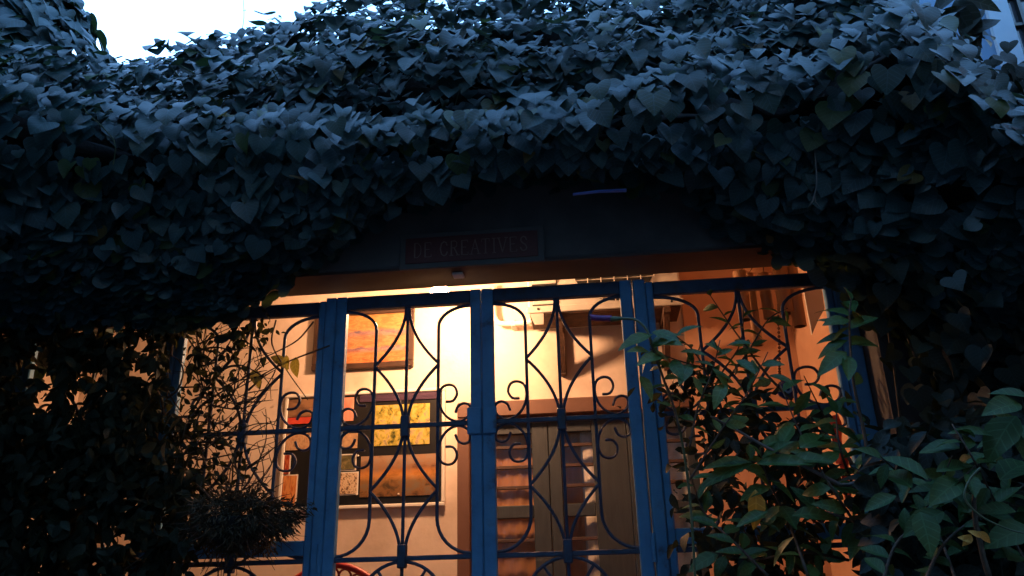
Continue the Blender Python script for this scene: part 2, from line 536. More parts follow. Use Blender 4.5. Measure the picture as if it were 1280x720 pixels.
def grille(t, xc, bo, inner, Y, centre_collars=True, ZT=ZT):
    """ironwork of one panel: three uprights, star arcs, scrolls, sunburst"""
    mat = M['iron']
    top = ZT - RH
    P = lambda u, z, dy=0: Vector((xc + u, Y + dy, z))
    for z in (ZM, ZL):
        obj('cross_bar', MB().box((xc - inner, Y - .009, z - .009), (xc + inner, Y + .009, z + .009), .002), mat, t)
    obj('upright', MB().tube([P(0, ZB + .03), P(0, top + .004)], BR, 6), mat, t)
    g_ = inner - bo
    for s in (-1, 1):
        pts = []
        for k in range(9):
            w = math.pi / 2 * k / 8
            pts.append(P(s * (inner - g_ * math.sin(math.pi / 2 - w) * 1.0), ZL + .012 + .12 * (1 - math.cos(math.pi / 2 - w)) if False else ZL + .012 + .12 * (1 - math.sin(math.pi / 2 - (math.pi / 2 - w)) if False else 1 - math.cos(w))))
        # lower foot: from the stile at the low bar, sweeping up into the upright
        foot = [P(s * (inner - g_ * math.sin(math.pi / 2 * k / 8)), ZL + .012 + .13 * (1 - math.cos(math.pi / 2 * k / 8))) for k in range(9)]
        head = [P(s * (inner - g_ * math.sin(math.pi / 2 * k / 8)), top - .006 - .085 * (1 - math.cos(math.pi / 2 * k / 8))) for k in range(8, -1, -1)]
        obj('side_upright', MB().tube(foot + head, BR, 6), mat, t)
        zc1, zc2 = (top + ZM) / 2, (ZM + ZL) / 2
        for (z0, z1) in ((top, zc1), (ZM, zc1), (ZM, zc2), (ZL, zc2)):
            arc = [P(s * (bo * (k / 10) ** 2 * .97 + .006), z0 + (z1 - z0) * (k / 10), .004 * s) for k in range(11)]
            obj('star_arc', MB().tube(arc, BR * .95, 6), mat, t)
        sc = g_ / .134
        for mz in (1, -1):
            pts = [P(s * (bo + (x - 605) * .00092 * sc), ZM + mz * (675 - y) * .00092, 0) for x, y in SCROLL]
            obj('scroll', MB().tube(catmull(pts, 3), 0.0054, 6, flat=1.5), mat, t)
    if centre_collars:
        for z in (ZM, ZL + .01):
            obj('collar', MB().box((xc - .017, Y - .017, z - .045), (xc + .017, Y + .017, z + .04), .004), mat, t)
    # sunburst below the low bar
    r = .165
    cz = ZL - .012 - r
    obj('sunburst_arc', MB().tube([P(r * math.cos(math.pi * k / 20), cz + r * math.sin(math.pi * k / 20)) for k in range(21)], BR, 6), mat, t)
    obj('sunburst_hub', MB().tube([P(.05 * math.cos(math.pi * k / 10), cz + .05 * math.sin(math.pi * k / 10)) for k in range(11)], BR, 6), mat, t)
    for a in (22, 56, 124, 158):
        obj('spoke', MB().tube([P(.05 * math.cos(R(a)), cz + .05 * math.sin(R(a))), P(r * math.cos(R(a)), cz + r * math.sin(R(a)))], BR * .85, 6), mat, t)
    obj('cross_bar', MB().box((xc - inner, Y - .009, cz - .02), (xc + inner, Y + .009, cz), .002), mat, t)
    for u in (-.66 * inner, -.33 * inner, .33 * inner, .66 * inner):
        obj('upright', MB().tube([P(u, ZB + .03), P(u, cz - .012)], BR, 6), mat, t)


def frame(t, x0, x1, Y, st, d=.02, toprail=RH, ZT=ZT):
    obj('stile', MB().box((x0, Y - d, ZB - .03), (x0 + st, Y + d, ZT), .004), M['blue'], t)
    obj('stile', MB().box((x1 - st, Y - d, ZB - .03), (x1, Y + d, ZT), .004), M['blue'], t)
    obj('top_rail', MB().box((x0 + st, Y - d + .002, ZT - toprail), (x1 - st, Y + d - .002, ZT - .001), .004), M['iron'], t)  # dark ironwork colour puts the shade under the ivy into the rail
    obj('bottom_rail', MB().box((x0 + st, Y - d + .002, ZB - .03), (x1 - st, Y + d - .002, ZB + .03), .004), M['blue'], t)


gates = 'leaves of the blue double gate'
gl_ = thing('gate_leaf', (-.31, 0, .14), 'blue wrought iron gate leaf in front of the picture board', 'gate', gates)
frame(gl_, -.612, -.0012, 0, .044)
grille(gl_, -.31, .131, .262, 0)
gr_ = thing('gate_leaf', (.31, 0, .14), 'blue wrought iron gate leaf in front of the glazed doors', 'gate', gates)
frame(gr_, .0012, .618, 0, .048)
grille(gr_, .31, .131, .262, 0)
# lock cases where the leaves meet, hinges at the outer stiles
for t, x0, x1 in ((gl_, -.058, -.004), (gr_, .004, .058)):
    obj('lock_case', MB().box((x0, -.032, ZM - .05), (x1, -.0195, ZM + .055), .003), M['blue'], t)
for t, s in ((gl_, -1), (gr_, 1)):
    for z in (ZL + .01, .55):
        obj('hinge', MB().tube([(s * .62, -.024, z - .05), (s * .62, -.024, z + .05)], .011, 8), M['blue'], t)
obj('latch_bar', MB().box((-.09, -.045, ZL - .14), (.09, -.033, ZL - .115), .003), M['blue'], gr_)


def post(x0, x1, label):
    p = thing('gate_post', ((x0 + x1) / 2, 0, .14), label, 'post', 'blue posts of the porch front')
    obj('shaft', MB().box((x0, -.026, .14), (x1, .026, ZT - .002), .004), M['blue'], p)
    obj('base_plate', MB().box((x0 - .03, -.05, .135), (x1 + .03, .05, .15), .003), M['blue'], p)


post(-.656, -.6125, 'blue steel post on the left of the gate, thickened by the gate stile')
post(.624, .672, 'blue steel post on the right of the gate, a slit of light beside it')
post(1.405, 1.475, 'blue steel post at the right end of the porch, half hidden by leaves')
post(-1.345, -1.30, 'blue steel post wrapped in dark creeper left of the mossy basket')
post(-2.02, -1.975, 'blue steel post lost in the thick creeper at far left')


def panel(x0, x1, label, bo=None):
    w = (x1 - x0) / 2
    t = thing('grille_panel', ((x0 + x1) / 2, 0, .14), label, 'grille', 'fixed blue grilles beside the gate')
    frame(t, x0, x1, 0, .03, .016, ZT=ZT - .012)
    obj('mid_rail', MB().box((x0 + .031, -.015, ZL + .02), (x1 - .031, .015, ZL + .075), .003), M['blue'], t)
    grille(t, (x0 + x1) / 2, bo or (w - .03) * .5, w - .031, 0, ZT=ZT - .012)


panel(-1.298, -.658, 'fixed blue grille behind bare twigs, left of the gate')
panel(-1.973, -1.347, 'fixed blue grille almost swallowed by dark creeper')
panel(XL + .002, -2.022, 'fixed blue grille at the far left end under creeper')
panel(.674, 1.403, 'fixed blue grille behind the green shrub, wind chimes inside', bo=.165)

# ================================================================== SIGN
SY = -.20
a0, a1 = at(500, 350, SY), at(680, 292, SY)
sx0, sx1, sz0, sz1 = a0.x, a1.x, a0.z - .03, a1.z - .01
sz0, sz1 = 2.668, 2.822
sg = thing('shop_sign', ((sx0 + sx1) / 2, SY, sz0), 'long maroon sign with pale border and lettering on the dark fascia', 'sign')
obj('board', MB().box((sx0, SY - .018, sz0), (sx1, SY - .001, sz1), .003), M['signtrim'], sg)
obj('sign_face', MB().box((sx0 + .025, SY - .023, sz0 + .022), (sx1 - .025, SY - .0185, sz1 - .022), .001), M['maroon'], sg)
ST = {  # strokes on a 1 x 1 letter: polylines, thick?, serifs at ends
    'D': [([(.2, 0), (.2, 1)], 1), ([(.2, 1), (.55, 1), (.85, .78), (.9, .5), (.85, .22), (.55, 0), (.2, 0)], 0)],
    'E': [([(.2, 0), (.2, 1)], 1), ([(.2, 1), (.85, 1), (.85, .85)], 0), ([(.2, .52), (.68, .52)], 0), ([(.2, 0), (.88, 0), (.88, .17)], 0)],
    'C': [([(.88, .72), (.78, .92), (.55, 1), (.28, .88), (.13, .5), (.28, .12), (.55, 0), (.78, .08), (.9, .28)], 1)],
    'R': [([(.2, 0), (.2, 1)], 1), ([(.2, 1), (.6, 1), (.8, .88), (.8, .65), (.6, .52), (.2, .52)], 0), ([(.5, .52), (.92, 0)], 1)],
    'A': [([(.08, 0), (.5, 1)], 0), ([(.5, 1), (.92, 0)], 1), ([(.25, .36), (.75, .36)], 0)],
    'T': [([(.5, 0), (.5, 1)], 1), ([(.08, .82), (.08, 1), (.92, 1), (.92, .82)], 0)],
    'I': [([(.5, 0), (.5, 1)], 1)],
    'V': [([(.08, 1), (.5, 0)], 1), ([(.5, 0), (.92, 1)], 0)],
    'S': [([(.82, .75), (.72, .94), (.5, 1), (.26, .92), (.2, .75), (.34, .58), (.68, .43), (.82, .25), (.74, .07), (.5, 0), (.26, .06), (.15, .27)], 1)],
}
SERIF = {'D': [], 'E': [], 'R': [(.2, 0), (.92, 0)], 'A': [(.08, 0), (.92, 0)], 'T': [(.5, 0)], 'I': [(.5, 0), (.5, 1)], 'V': [(.08, 1), (.92, 1)], 'C': [], 'S': []}
word = 'DE CREATIVES'
lw, lh = .0365, .062
x = sx0 + .055
for ch in word:
    big = 1.0
    if ch == ' ':
        x += .022
        continue
    w = lw * (.55 if ch == 'I' else 1)
    b = MB()
    z0 = (sz0 + sz1) / 2 - lh / 2
    for pl, thick in ST[ch]:
        b.tube([(x + px * w, SY - .0245, z0 + pz * lh) for px, pz in pl], .0034 if thick else .0018, 4, flat=.5)
    for px, pz in SERIF[ch]:
        b.box((x + px * w - .007, SY - .0252, z0 + pz * lh - .0015), (x + px * w + .007, SY - .0236, z0 + pz * lh + .0015))
    obj('letter', b, M['letter'], sg)
    x += w + .0055

# ================================================================== LAMP
LB = Vector(at(550, 368, .92))
lamp = thing('hanging_bulb', (LB.x, LB.y, ZC), 'bare glowing light bulb hanging above the gate', 'lamp')
obj('bulb', MB().lathe([(.0, -.057), (.026, -.052), (.046, -.032), (.055, 0), (.050, .024), (.034, .045), (.018, .06), (.013, .07)], LB, 20), M['bulb'], lamp, True)
obj('socket', MB().lathe([(.0135, .07), (.019, .072), (.02, .115), (.012, .125), (.0, .126)], LB, 16), M['brass'], lamp, True)
obj('cord', MB().tube([LB + Vector((0, 0, .12)), Vector((LB.x, LB.y, ZC - .02))], .004, 6), M['dark'], lamp)
obj('ceiling_rose', MB().lathe([(0, -.03), (.03, -.028), (.045, -.004), (.045, -.0005)], (LB.x, LB.y, ZC), 16), M['brass'], lamp, True)
pj = at(571, 346, -.16)
jb = tag(obj('junction_box', MB().box((pj.x - .022, -.15, BM - .012), (pj.x + .022, -.10, BM - .0005), .003), M['white_trim']),
         'small white box fixed under the beam above the bulb', 'junction box')

# ================================================================== PICTURES ON THE WALL
q0, q1 = at(391, 468, YB), at(519, 390, YB)
px0, px1, pz0, pz1 = q0.x, q1.x, 2.755, 3.135
pt = thing('framed_painting', ((px0 + px1) / 2, YB, pz0), 'orange and blue landscape painting in a dark frame on the cream wall', 'painting')
fw = .036


def picture_frame(x0, x1, z0, z1, y0, y1, w, mat, parent):
    obj('frame_bar', MB().box((x0, y0, z0), (x1, y1, z0 + w), .004), mat, parent)
    obj('frame_bar', MB().box((x0, y0, z1 - w), (x1, y1, z1), .004), mat, parent)
    obj('frame_bar', MB().box((x0, y0 + .001, z0 + w), (x0 + w, y1, z1 - w), .004), mat, parent)
    obj('frame_bar', MB().box((x1 - w, y0 + .001, z0 + w), (x1, y1, z1 - w), .004), mat, parent)


picture_frame(px0, px1, pz0, pz1, YB - .036, YB - .002, fw, M['frame_brown'], pt)
cm = print_mat('painting_canvas', [(.34, (.07, .035, .02)), (.44, (.34, .10, .03)), (.52, (.46, .18, .05)), (.58, (.5, .28, .11)), (.66, (.16, .07, .035))], 11, (1, 1, 1.6), .5, 1,
               bands=[(.05, (.42, .12, .03)), (.28, (.40, .14, .04)), (.36, (.10, .10, .2)), (.42, (.42, .18, .06)), (.62, (.32, .16, .10)), (.7, (.12, .12, .22)), (.78, (.44, .22, .07)), (1, (.36, .2, .06))])
obj('canvas', MB().box((px0 + fw, YB - .022, pz0 + fw), (px1 - fw, YB - .01, pz1 - fw)), cm, pt)

# pin board with photographs
o0, o1 = at(345, 644, YB), at(557, 483, YB)
bx0, bx1, bz0, bz1 = -1.40, -.425, 1.935, 2.615
bd = thing('picture_board', ((bx0 + bx1) / 2, YB, bz0), 'large black picture board with white edging and many prints on the wall', 'picture board')
picture_frame(bx0, bx1, bz0, bz1, YB - .032, YB - .002, .02, M['white_trim'], bd)
obj('backing', MB().box((bx0 + .02, YB - .02, bz0 + .02), (bx1 - .02, YB - .008, bz1 - .02)), M['black'], bd)
E_ = lambda *c: c


def prt(x0, y0, x1, y1, mat, border=None, label=None):
    """a print given by its corners in the enlarged photograph of the board"""
    c = lambda x, y: at(330 + x / 4, 470 + y / 4, YB - .022)
    A, B = c(x0, y1), c(x1, y0)
    dz = ((c(x0, y0).z - B.z) + (A.z - c(x1, y1).z)) / 4
    xa, xb, za, zb = max(A.x, bx0 + .024), min(B.x, bx1 - .024), max(A.z - dz, bz0 + .024), min(B.z + dz, bz1 - .024)
    if border:
        obj('print_border', MB().box((xa - .007, YB - .0225, za - .007), (xb + .007, YB - .0203, zb + .007)), M['white_trim'], bd)
    o = obj('print', MB().box((xa, YB - .026, za), (xb, YB - .0227, zb)), mat, bd)
    if label:
        o['label'] = label


prt(60, 118, 280, 205, print_mat('print_brown', [(.35, (.12, .06, .035)), (.6, (.28, .15, .08))], 3, seed=2), None, 'brown print')
prt(60, 208, 285, 240, print_mat('print_redband', [(.3, (.5, .05, .03)), (.7, (.62, .08, .05))], 2, seed=3), None, 'red band of a print')
prt(58, 260, 268, 370, print_mat('print_beige', [(.35, (.4, .2, .1)), (.5, (.55, .35, .2)), (.65, (.3, .15, .08))], 3, (2, 1, 1), seed=4), None, 'beige print')
prt(45, 397, 130, 492, print_mat('print_red', [(.3, (.10, .02, .01)), (.5, (.4, .06, .025)), (.7, (.6, .2, .08))], 3, seed=5), True, 'red orange print')
prt(55, 500, 165, 672, print_mat('print_dress', [(.35, (.5, .13, .03)), (.5, (.68, .3, .1)), (.65, (.35, .08, .02))], 2.5, (2, 1, .7), seed=6), True, 'orange print of a dress')
prt(385, 108, 452, 225, print_mat('print_pink', [(.3, (.55, .18, .12)), (.7, (.7, .34, .24))], 2, seed=7), None, 'pink print')
prt(375, 288, 470, 362, print_mat('print_tan', [(.35, (.3, .18, .1)), (.6, (.5, .32, .18))], 3, seed=8), None, 'tan print')
prt(372, 396, 458, 468, print_mat('print_green', [(.35, (.03, .03, .015)), (.55, (.14, .12, .05)), (.7, (.3, .22, .1))], 3, seed=9), True, 'dark green print')
prt(368, 486, 468, 590, print_mat('print_map', [(.42, (.15, .08, .04)), (.48, (.6, .44, .28)), (.58, (.66, .5, .34)), (.64, (.3, .2, .1))], 6, seed=10), True, 'beige print with map lines')
prt(480, 75, 868, 122, print_mat('purple_reflection', [(.35, (.05, .03, .055)), (.7, (.085, .05, .085))], 2, seed=11, rough=.2), None, 'dull purple strip painted as a faint reflection')  # faint reflection on the board, put into colour as a flat strip
prt(550, 142, 830, 345, print_mat('print_meadow', [(.32, (.03, .04, .01)), (.45, (.35, .28, .05)), (.54, (.55, .42, .09)), (.6, (.42, .3, .18)), (.7, (.15, .16, .04))], 6, (1.6, 1, 1), .3, 12), None, 'yellow green print of foliage')
prt(478, 395, 866, 600, print_mat('print_field', [(.35, (.08, .04, .02)), (.5, (.4, .18, .06)), (.65, (.3, .22, .15))], 5, (1.5, 1, 1), .3, 13,
    bands=[(.08, (.015, .012, .008)), (.3, (.06, .04, .015)), (.45, (.10, .06, .02)), (.6, (.6, .24, .04)), (.68, (.5, .18, .03)), (.76, (.2, .09, .05)), (.9, (.26, .17, .12)), (1, (.34, .24, .17))]), None, 'orange print of a field')
for (xx, yy) in ((80, 128), (285, 120), (470, 398), (462, 592), (672, 590), (870, 400)):
    p = at(330 + xx / 4, 470 + yy / 4, YB - .03)
    obj('pin', MB().lathe([(0, .006), (.005, .004), (.006, 0), (.005, -.004), (0, -.006)], (p.x, YB - .03, p.z), 8), M['white_trim'], bd, True)

# ================================================================== AIR CONDITIONER
AX0, AX1, AZ0, AZ1, AY0, AY1 = .10, .97, 2.952, 3.47, 1.20, 1.47
ac = thing('air_conditioner', ((AX0 + AX1) / 2, AY1, AZ0), 'off white outdoor air conditioner on rusty brackets above the glazed doors', 'air conditioner')
obj('casing', MB().box((AX0, AY0, AZ0), (AX1, AY1, AZ1), .012), M['ac'], ac)
obj('base_rail', MB().box((AX0 - .006, AY0 - .012, AZ0 - .004), (AX1 + .006, AY0 - .0005, AZ0 + .034), .004), M['ac'], ac)
obj('vent_recess', MB().box((AX0 + .028, AY0 - .003, AZ0 + .04), (AX0 + .172, AY0 - .0006, AZ1 - .02)), M['dark'], ac)
obj('underside_shade', MB().box((AX0 + .01, AY0 + .004, AZ0 - .012), (AX1 - .01, AY1, AZ0 - .0045), .002), M['rust'], ac)  # dark sheet whose colour stands in for shade on the unlit underside
for k in range(11):
    z = AZ0 + .046 + k * .042
    obj('vent_slat', MB().box((AX0 + .03, AY0 - .009, z), (AX0 + .17, AY0 - .0008, z + .022), .003), M['ac'], ac)
fc = Vector((AX0 + .50, AY0, AZ0 + .29))
fan = MB()
fan.add([(fc.x + .245 * math.cos(2 * math.pi * k / 32), AY0 - .002, fc.z + .245 * math.sin(2 * math.pi * k / 32)) for k in range(32)], [tuple(range(31, -1, -1))])
obj('fan_opening', fan, M['dark'], ac)
for k in range(-3, 4):
    xx = k * .075
    hh = math.sqrt(.255 ** 2 - xx ** 2)
    obj('guard_wire', MB().tube([(fc.x + xx, AY0 - .020, fc.z - hh), (fc.x + xx, AY0 - .020, fc.z + hh)], .0032, 5), M['ac'], ac)
for k in range(-6, 7):
    zz = k * .038
    hh = math.sqrt(.255 ** 2 - zz ** 2)
    obj('guard_wire', MB().tube([(fc.x - hh, AY0 - .014, fc.z + zz), (fc.x + hh, AY0 - .014, fc.z + zz)], .0026, 5), M['ac'], ac)
obj('fan_hub', MB().tube([(fc.x, AY0 - .024, fc.z), (fc.x, AY0 - .004, fc.z)], .05, 16), M['ac'], ac)
for xx in (AX0 + .06, AX0 + .55, AX1 - .06):
    obj('screw', MB().tube([(xx, AY0 - .0155, AZ0 + .017), (xx, AY0 - .0125, AZ0 + .017)], .007, 8), M['dark'], ac)
obj('foot', MB().add([(AX0 + .01, AY0 - .002, AZ0 - .003), (AX0 + .09, AY0 - .002, AZ0 - .003), (AX0 + .085, AY0 + .03, AZ0 - .06), (AX0 + .035, AY0 + .03, AZ0 - .06),
                      (AX0 + .01, AY0 + .01, AZ0 - .003), (AX0 + .09, AY0 + .01, AZ0 - .003), (AX0 + .085, AY0 + .04, AZ0 - .06), (AX0 + .035, AY0 + .04, AZ0 - .06)],
                     [(0, 3, 2, 1), (4, 5, 6, 7), (0, 1, 5, 4), (2, 3, 7, 6), (0, 4, 7, 3), (1, 2, 6, 5)]), M['ac'], ac)
for xx in (.255, .86):   # rusty wall brackets
    br = MB()
    br.box((xx, AY0 - .01, AZ0 - .045), (xx + .04, YB - .001, AZ0 - .006), .003)
    br.box((xx, YB - .045, AZ0 - .30), (xx + .04, YB - .002, AZ0 - .046), .003)
    br.add([(xx + .004, AY0 + .02, AZ0 - .046), (xx + .036, AY0 + .02, AZ0 - .046), (xx + .036, YB - .046, AZ0 - .29), (xx + .004, YB - .046, AZ0 - .29),
            (xx + .004, AY0 + .08, AZ0 - .046), (xx + .036, AY0 + .08, AZ0 - .046), (xx + .036, YB - .046, AZ0 - .22), (xx + .004, YB - .046, AZ0 - .22)],
           [(0, 1, 2, 3), (7, 6, 5, 4), (0, 3, 7, 4), (1, 5, 6, 2), (0, 4, 5, 1), (3, 2, 6, 7)])
    obj('bracket', br, M['rust'], ac)
pp = catmull([(AX0 - .22, 1.44, 3.22), (AX0 - .225, 1.44, 3.06), (AX0 - .20, 1.44, 2.99), (AX0 - .15, 1.43, 2.975), (AX0 - .02, 1.40, 2.965), (AX0 + .02, 1.36, 2.97)], 5)
obj('pipe', MB().tube(pp, .016, 8), M['pipe'], ac, True)
obj('pipe_clip', MB().box((AX0 - .12, 1.405, 2.95), (AX0 - .09, YB - .001, 2.99), .003), M['brass'], ac)

# ================================================================== CHAIR
chx, chy = -.84, .62
ch = thing('garden_chair', (chx, chy, .15), 'red garden chair with a lattice back inside the gate', 'chair')
back = MB()
ztop = at(420, 706, chy + .2).z
rail = [(chx - .23 + .46 * k / 16, chy + .2, ztop - .10 * (2 * k / 16 - 1) ** 2) for k in range(17)]
obj('top_rail', MB().tube(rail, .016, 8), M['red'], ch, True)
loops = MB()
for row in range(3):
    for k in range(7):
        cx_, cz_ = chx - .18 + k * .06, ztop - .055 - row * .085 - .07 * ((k - 3) / 3) ** 2
        loops.tube([(cx_ + .033 * math.cos(2 * math.pi * j / 12), chy + .2, cz_ + .042 * math.sin(2 * math.pi * j / 12)) for j in range(13)], .0055, 5, cap=False)
obj('lattice', loops, M['red'], ch)
for s in (-1, 1):
    obj('back_post', MB().tube([(chx + s * .23, chy + .2, ztop - .09), (chx + s * .225, chy + .2, .58)], .015, 8), M['red'], ch)
    obj('arm', MB().tube(catmull([(chx + s * .23, chy + .2, .84), (chx + s * .26, chy + .05, .86), (chx + s * .25, chy - .18, .84), (chx + s * .23, chy - .22, .6)], 4), .014, 8), M['red'], ch, True)
    for sy in (-1, 1):
        obj('leg', MB().tube([(chx + s * .2, chy + sy * .19, .58), (chx + s * .23, chy + sy * .23, .15)], .018, 8, .013), M['red'], ch)
obj('seat', MB().box((chx - .235, chy - .23, .57), (chx + .235, chy + .22, .60), .012), M['red'], ch)

# ================================================================== THINGS HUNG ON THE RIGHT
def hang(x, y, Y):
    return at(x, y, Y)


wc = thing('wind_chime', hang(960, 330, .45), 'bamboo wind chime with broad brown tubes behind the right grille', 'wind chime')
wz = hang(960, 330, .45)
obj('top_disc', MB().lathe([(0, .0), (.11, 0), (.115, .01), (.11, .02), (0, .02)], wz, 18), M['bamboo'], wc, True)
obj('cord', MB().tube([wz + Vector((0, 0, .02)), Vector((wz.x, wz.y, ZC))], .003, 5), M['dark'], wc)
for (px, py, w) in ((932, 400, .03), (948, 432, .022), (962, 398, .026), (984, 392, .036), (1000, 408, .03)):
    p = hang(px, py, .45 + rng.uniform(-.06, .06))
    topz = wz.z - .035 - rng.uniform(0, .03)
    obj('tube', MB().lathe([(w * .86, .0), (w, 0), (w, (topz - p.z) * .48), (w * 1.07, (topz - p.z) * .5), (w, (topz - p.z) * .52), (w, topz - p.z), (w * .85, topz - p.z)], p, 14), M['bamboo'], wc, True)
    obj('tube_cord', MB().tube([(p.x, p.y, topz), (wz.x + (p.x - wz.x) * .7, wz.y + (p.y - wz.y) * .7, wz.z)], .002, 4), M['dark'], wc)
pk = hang(1018, 376, .5)
hb = obj('hanging_board', MB().add([(pk.x - .04, .5, pk.z + .1), (pk.x + .042, .5, pk.z + .1), (pk.x + .04, .5, pk.z - .04), (pk.x + .005, .5, pk.z - .09), (pk.x - .035, .5, pk.z - .16),
                                    (pk.x - .04, .515, pk.z + .1), (pk.x + .042, .515, pk.z + .1), (pk.x + .04, .515, pk.z - .04), (pk.x + .005, .515, pk.z - .09), (pk.x - .035, .515, pk.z - .16)],
                                   [(4, 3, 2, 1, 0), (5, 6, 7, 8, 9), (0, 1, 6, 5), (1, 2, 7, 6), (2, 3, 8, 7), (3, 4, 9, 8), (4, 0, 5, 9)]), M['white_trim'])
tag(hb, 'pale pointed board hanging just right of the bamboo chime', 'board')
# bead string with blue glass eye
ev = hang(984, 487, .22)
bs = thing('bead_hanging', hang(975, 400, .22), 'string of beads ending in a dark blue glass eye', 'bead hanging')
pts = catmull([hang(972, 380, .22), hang(974, 430, .22), hang(975, 470, .22), ev + Vector((0, 0, .04))], 10)
for p in pts[3::1]:
    obj('bead', MB().lathe([(0, .0065), (.005, .0045), (.007, 0), (.005, -.0045), (0, -.0065)], p, 8), M['bead'], bs, True)
obj('string', MB().tube(pts, .0015, 4), M['dark'], bs)


def disc(c, r, y0, y1, n=24):
    return MB().tube([(c.x, y0, c.z), (c.x, y0 + (y1 - y0) * .3, c.z), (c.x, y1, c.z)], r, n)


obj('glass_eye', disc(ev, .042, .212, .228), M['nazar'], bs, True)
obj('eye_ring', disc(ev, .018, .209, .2118), M['nazar_ring'], bs)
obj('eye_pupil', disc(ev, .008, .2065, .2088), M['nazar'], bs)
# red cloth strips
rc = thing('red_cloth', hang(1045, 535, .3), 'torn red cloth hanging beside the right end post', 'cloth')
for (qq, w) in (([(1040, 520), (1046, 545), (1050, 580)], .03), ([(1050, 560), (1056, 590), (1060, 625)], .022)):
    c = catmull([hang(*p_, .3) for p_ in qq], 5)
    vs_, fs = [], []
    for i, p in enumerate(c):
        ww = w * (1 - .5 * i / len(c))
        vs_ += [(p.x - ww, p.y + .012 * math.sin(i), p.z), (p.x, p.y - .01, p.z), (p.x + ww, p.y + .014 * math.cos(i), p.z + .01)]
    for i in range(len(c) - 1):
        for j in range(2):
            a = i * 3 + j
            fs.append((a, a + 1, a + 4, a + 3))
    obj('strip', MB().add(vs_, fs), M['redcloth'], rc, True)

# ================================================================== LEAVES
def heart(fold, droop, curl, wid=1.0):
    half = [(.08, .0), (.25, -.09), (.45, -.03), (.55, .19), (.50, .43), (.36, .65), (.17, .84)]
    mid = [(0, .09), (0, .38), (0, .68), (0, .99)]

    def z(x, y):
        return fold * abs(x) - droop * max(0, y - .2) ** 2 + curl * (abs(x) ** 2) * 1.6 - .05 * math.sin(y * 7) * abs(x)
    v = [(x, y, z(x, y)) for x, y in mid]
    for s in (1, -1):
        v += [(s * x * wid, y, z(x, y)) for x, y in half]
    f = []
    for o, s in ((4, 1), (11, -1)):
        T = [(0, o, o + 1), (0, o + 1, o + 2), (0, o + 2, 1), (1, o + 2, o + 3), (1, o + 3, o + 4), (1, o + 4, 2), (2, o + 4, o + 5), (2, o + 5, o + 6), (2, o + 6, 3)]
        f += [t if s == 1 else t[::-1] for t in T]
    return np.array(v), f


def lance(fold, droop, wid=.32, wave=0.0):
    ys = [0, .12, .3, .5, .7, .86, 1.0]
    ws = [.02, .45, .9, 1.0, .78, .42, 0.0]
    v, f = [], []
    for i, (y, w) in enumerate(zip(ys, ws)):
        x = w * wid * .5 * 1.0
        zc = -droop * y * y
        zz = zc + fold * x + wave * math.sin(i * 1.9)
        if i == 6:
            v.append((0, y, zc))
        else:
            v += [(-x, y, zz), (0, y, zc), (x, y, zc + fold * x - wave * math.sin(i * 1.9))]
    for i in range(5):
        a = i * 3
        for j in (0, 1):
            f += [(a + j, a + j + 1, a + j + 4), (a + j, a + j + 4, a + j + 3)]
    f += [(15, 16, 18), (16, 17, 18)]
    return np.array(v), f


HEARTS = [heart(.18, .25, .15), heart(.3, .15, .1), heart(.08, .45, -.15, 1.1), heart(.22, .5, .25, .88), heart(-.1, .3, .3), heart(.36, .35, -.25, 1.05)]
LANCES = [lance(.5, .25), lance(.3, .5, .36), lance(.7, .1, .28, .012), lance(.2, .35, .4, .015)]
OVALS = [lance(.35, .3, .55), lance(.2, .5, .6, .02), lance(.5, .15, .5)]


def frame_m(p, n, tip, s, wx=1.0):
    n = n.normalized()
    y = tip - n * tip.dot(n)
    if y.length < 1e-4:
        y = Vector((1, 0, 0)).cross(n)
    y.normalize()
    x = y.cross(n)
    return np.array([[x.x * s * wx, y.x * s, n.x * s, p.x], [x.y * s * wx, y.y * s, n.y * s, p.y], [x.z * s * wx, y.z * s, n.z * s, p.z]])


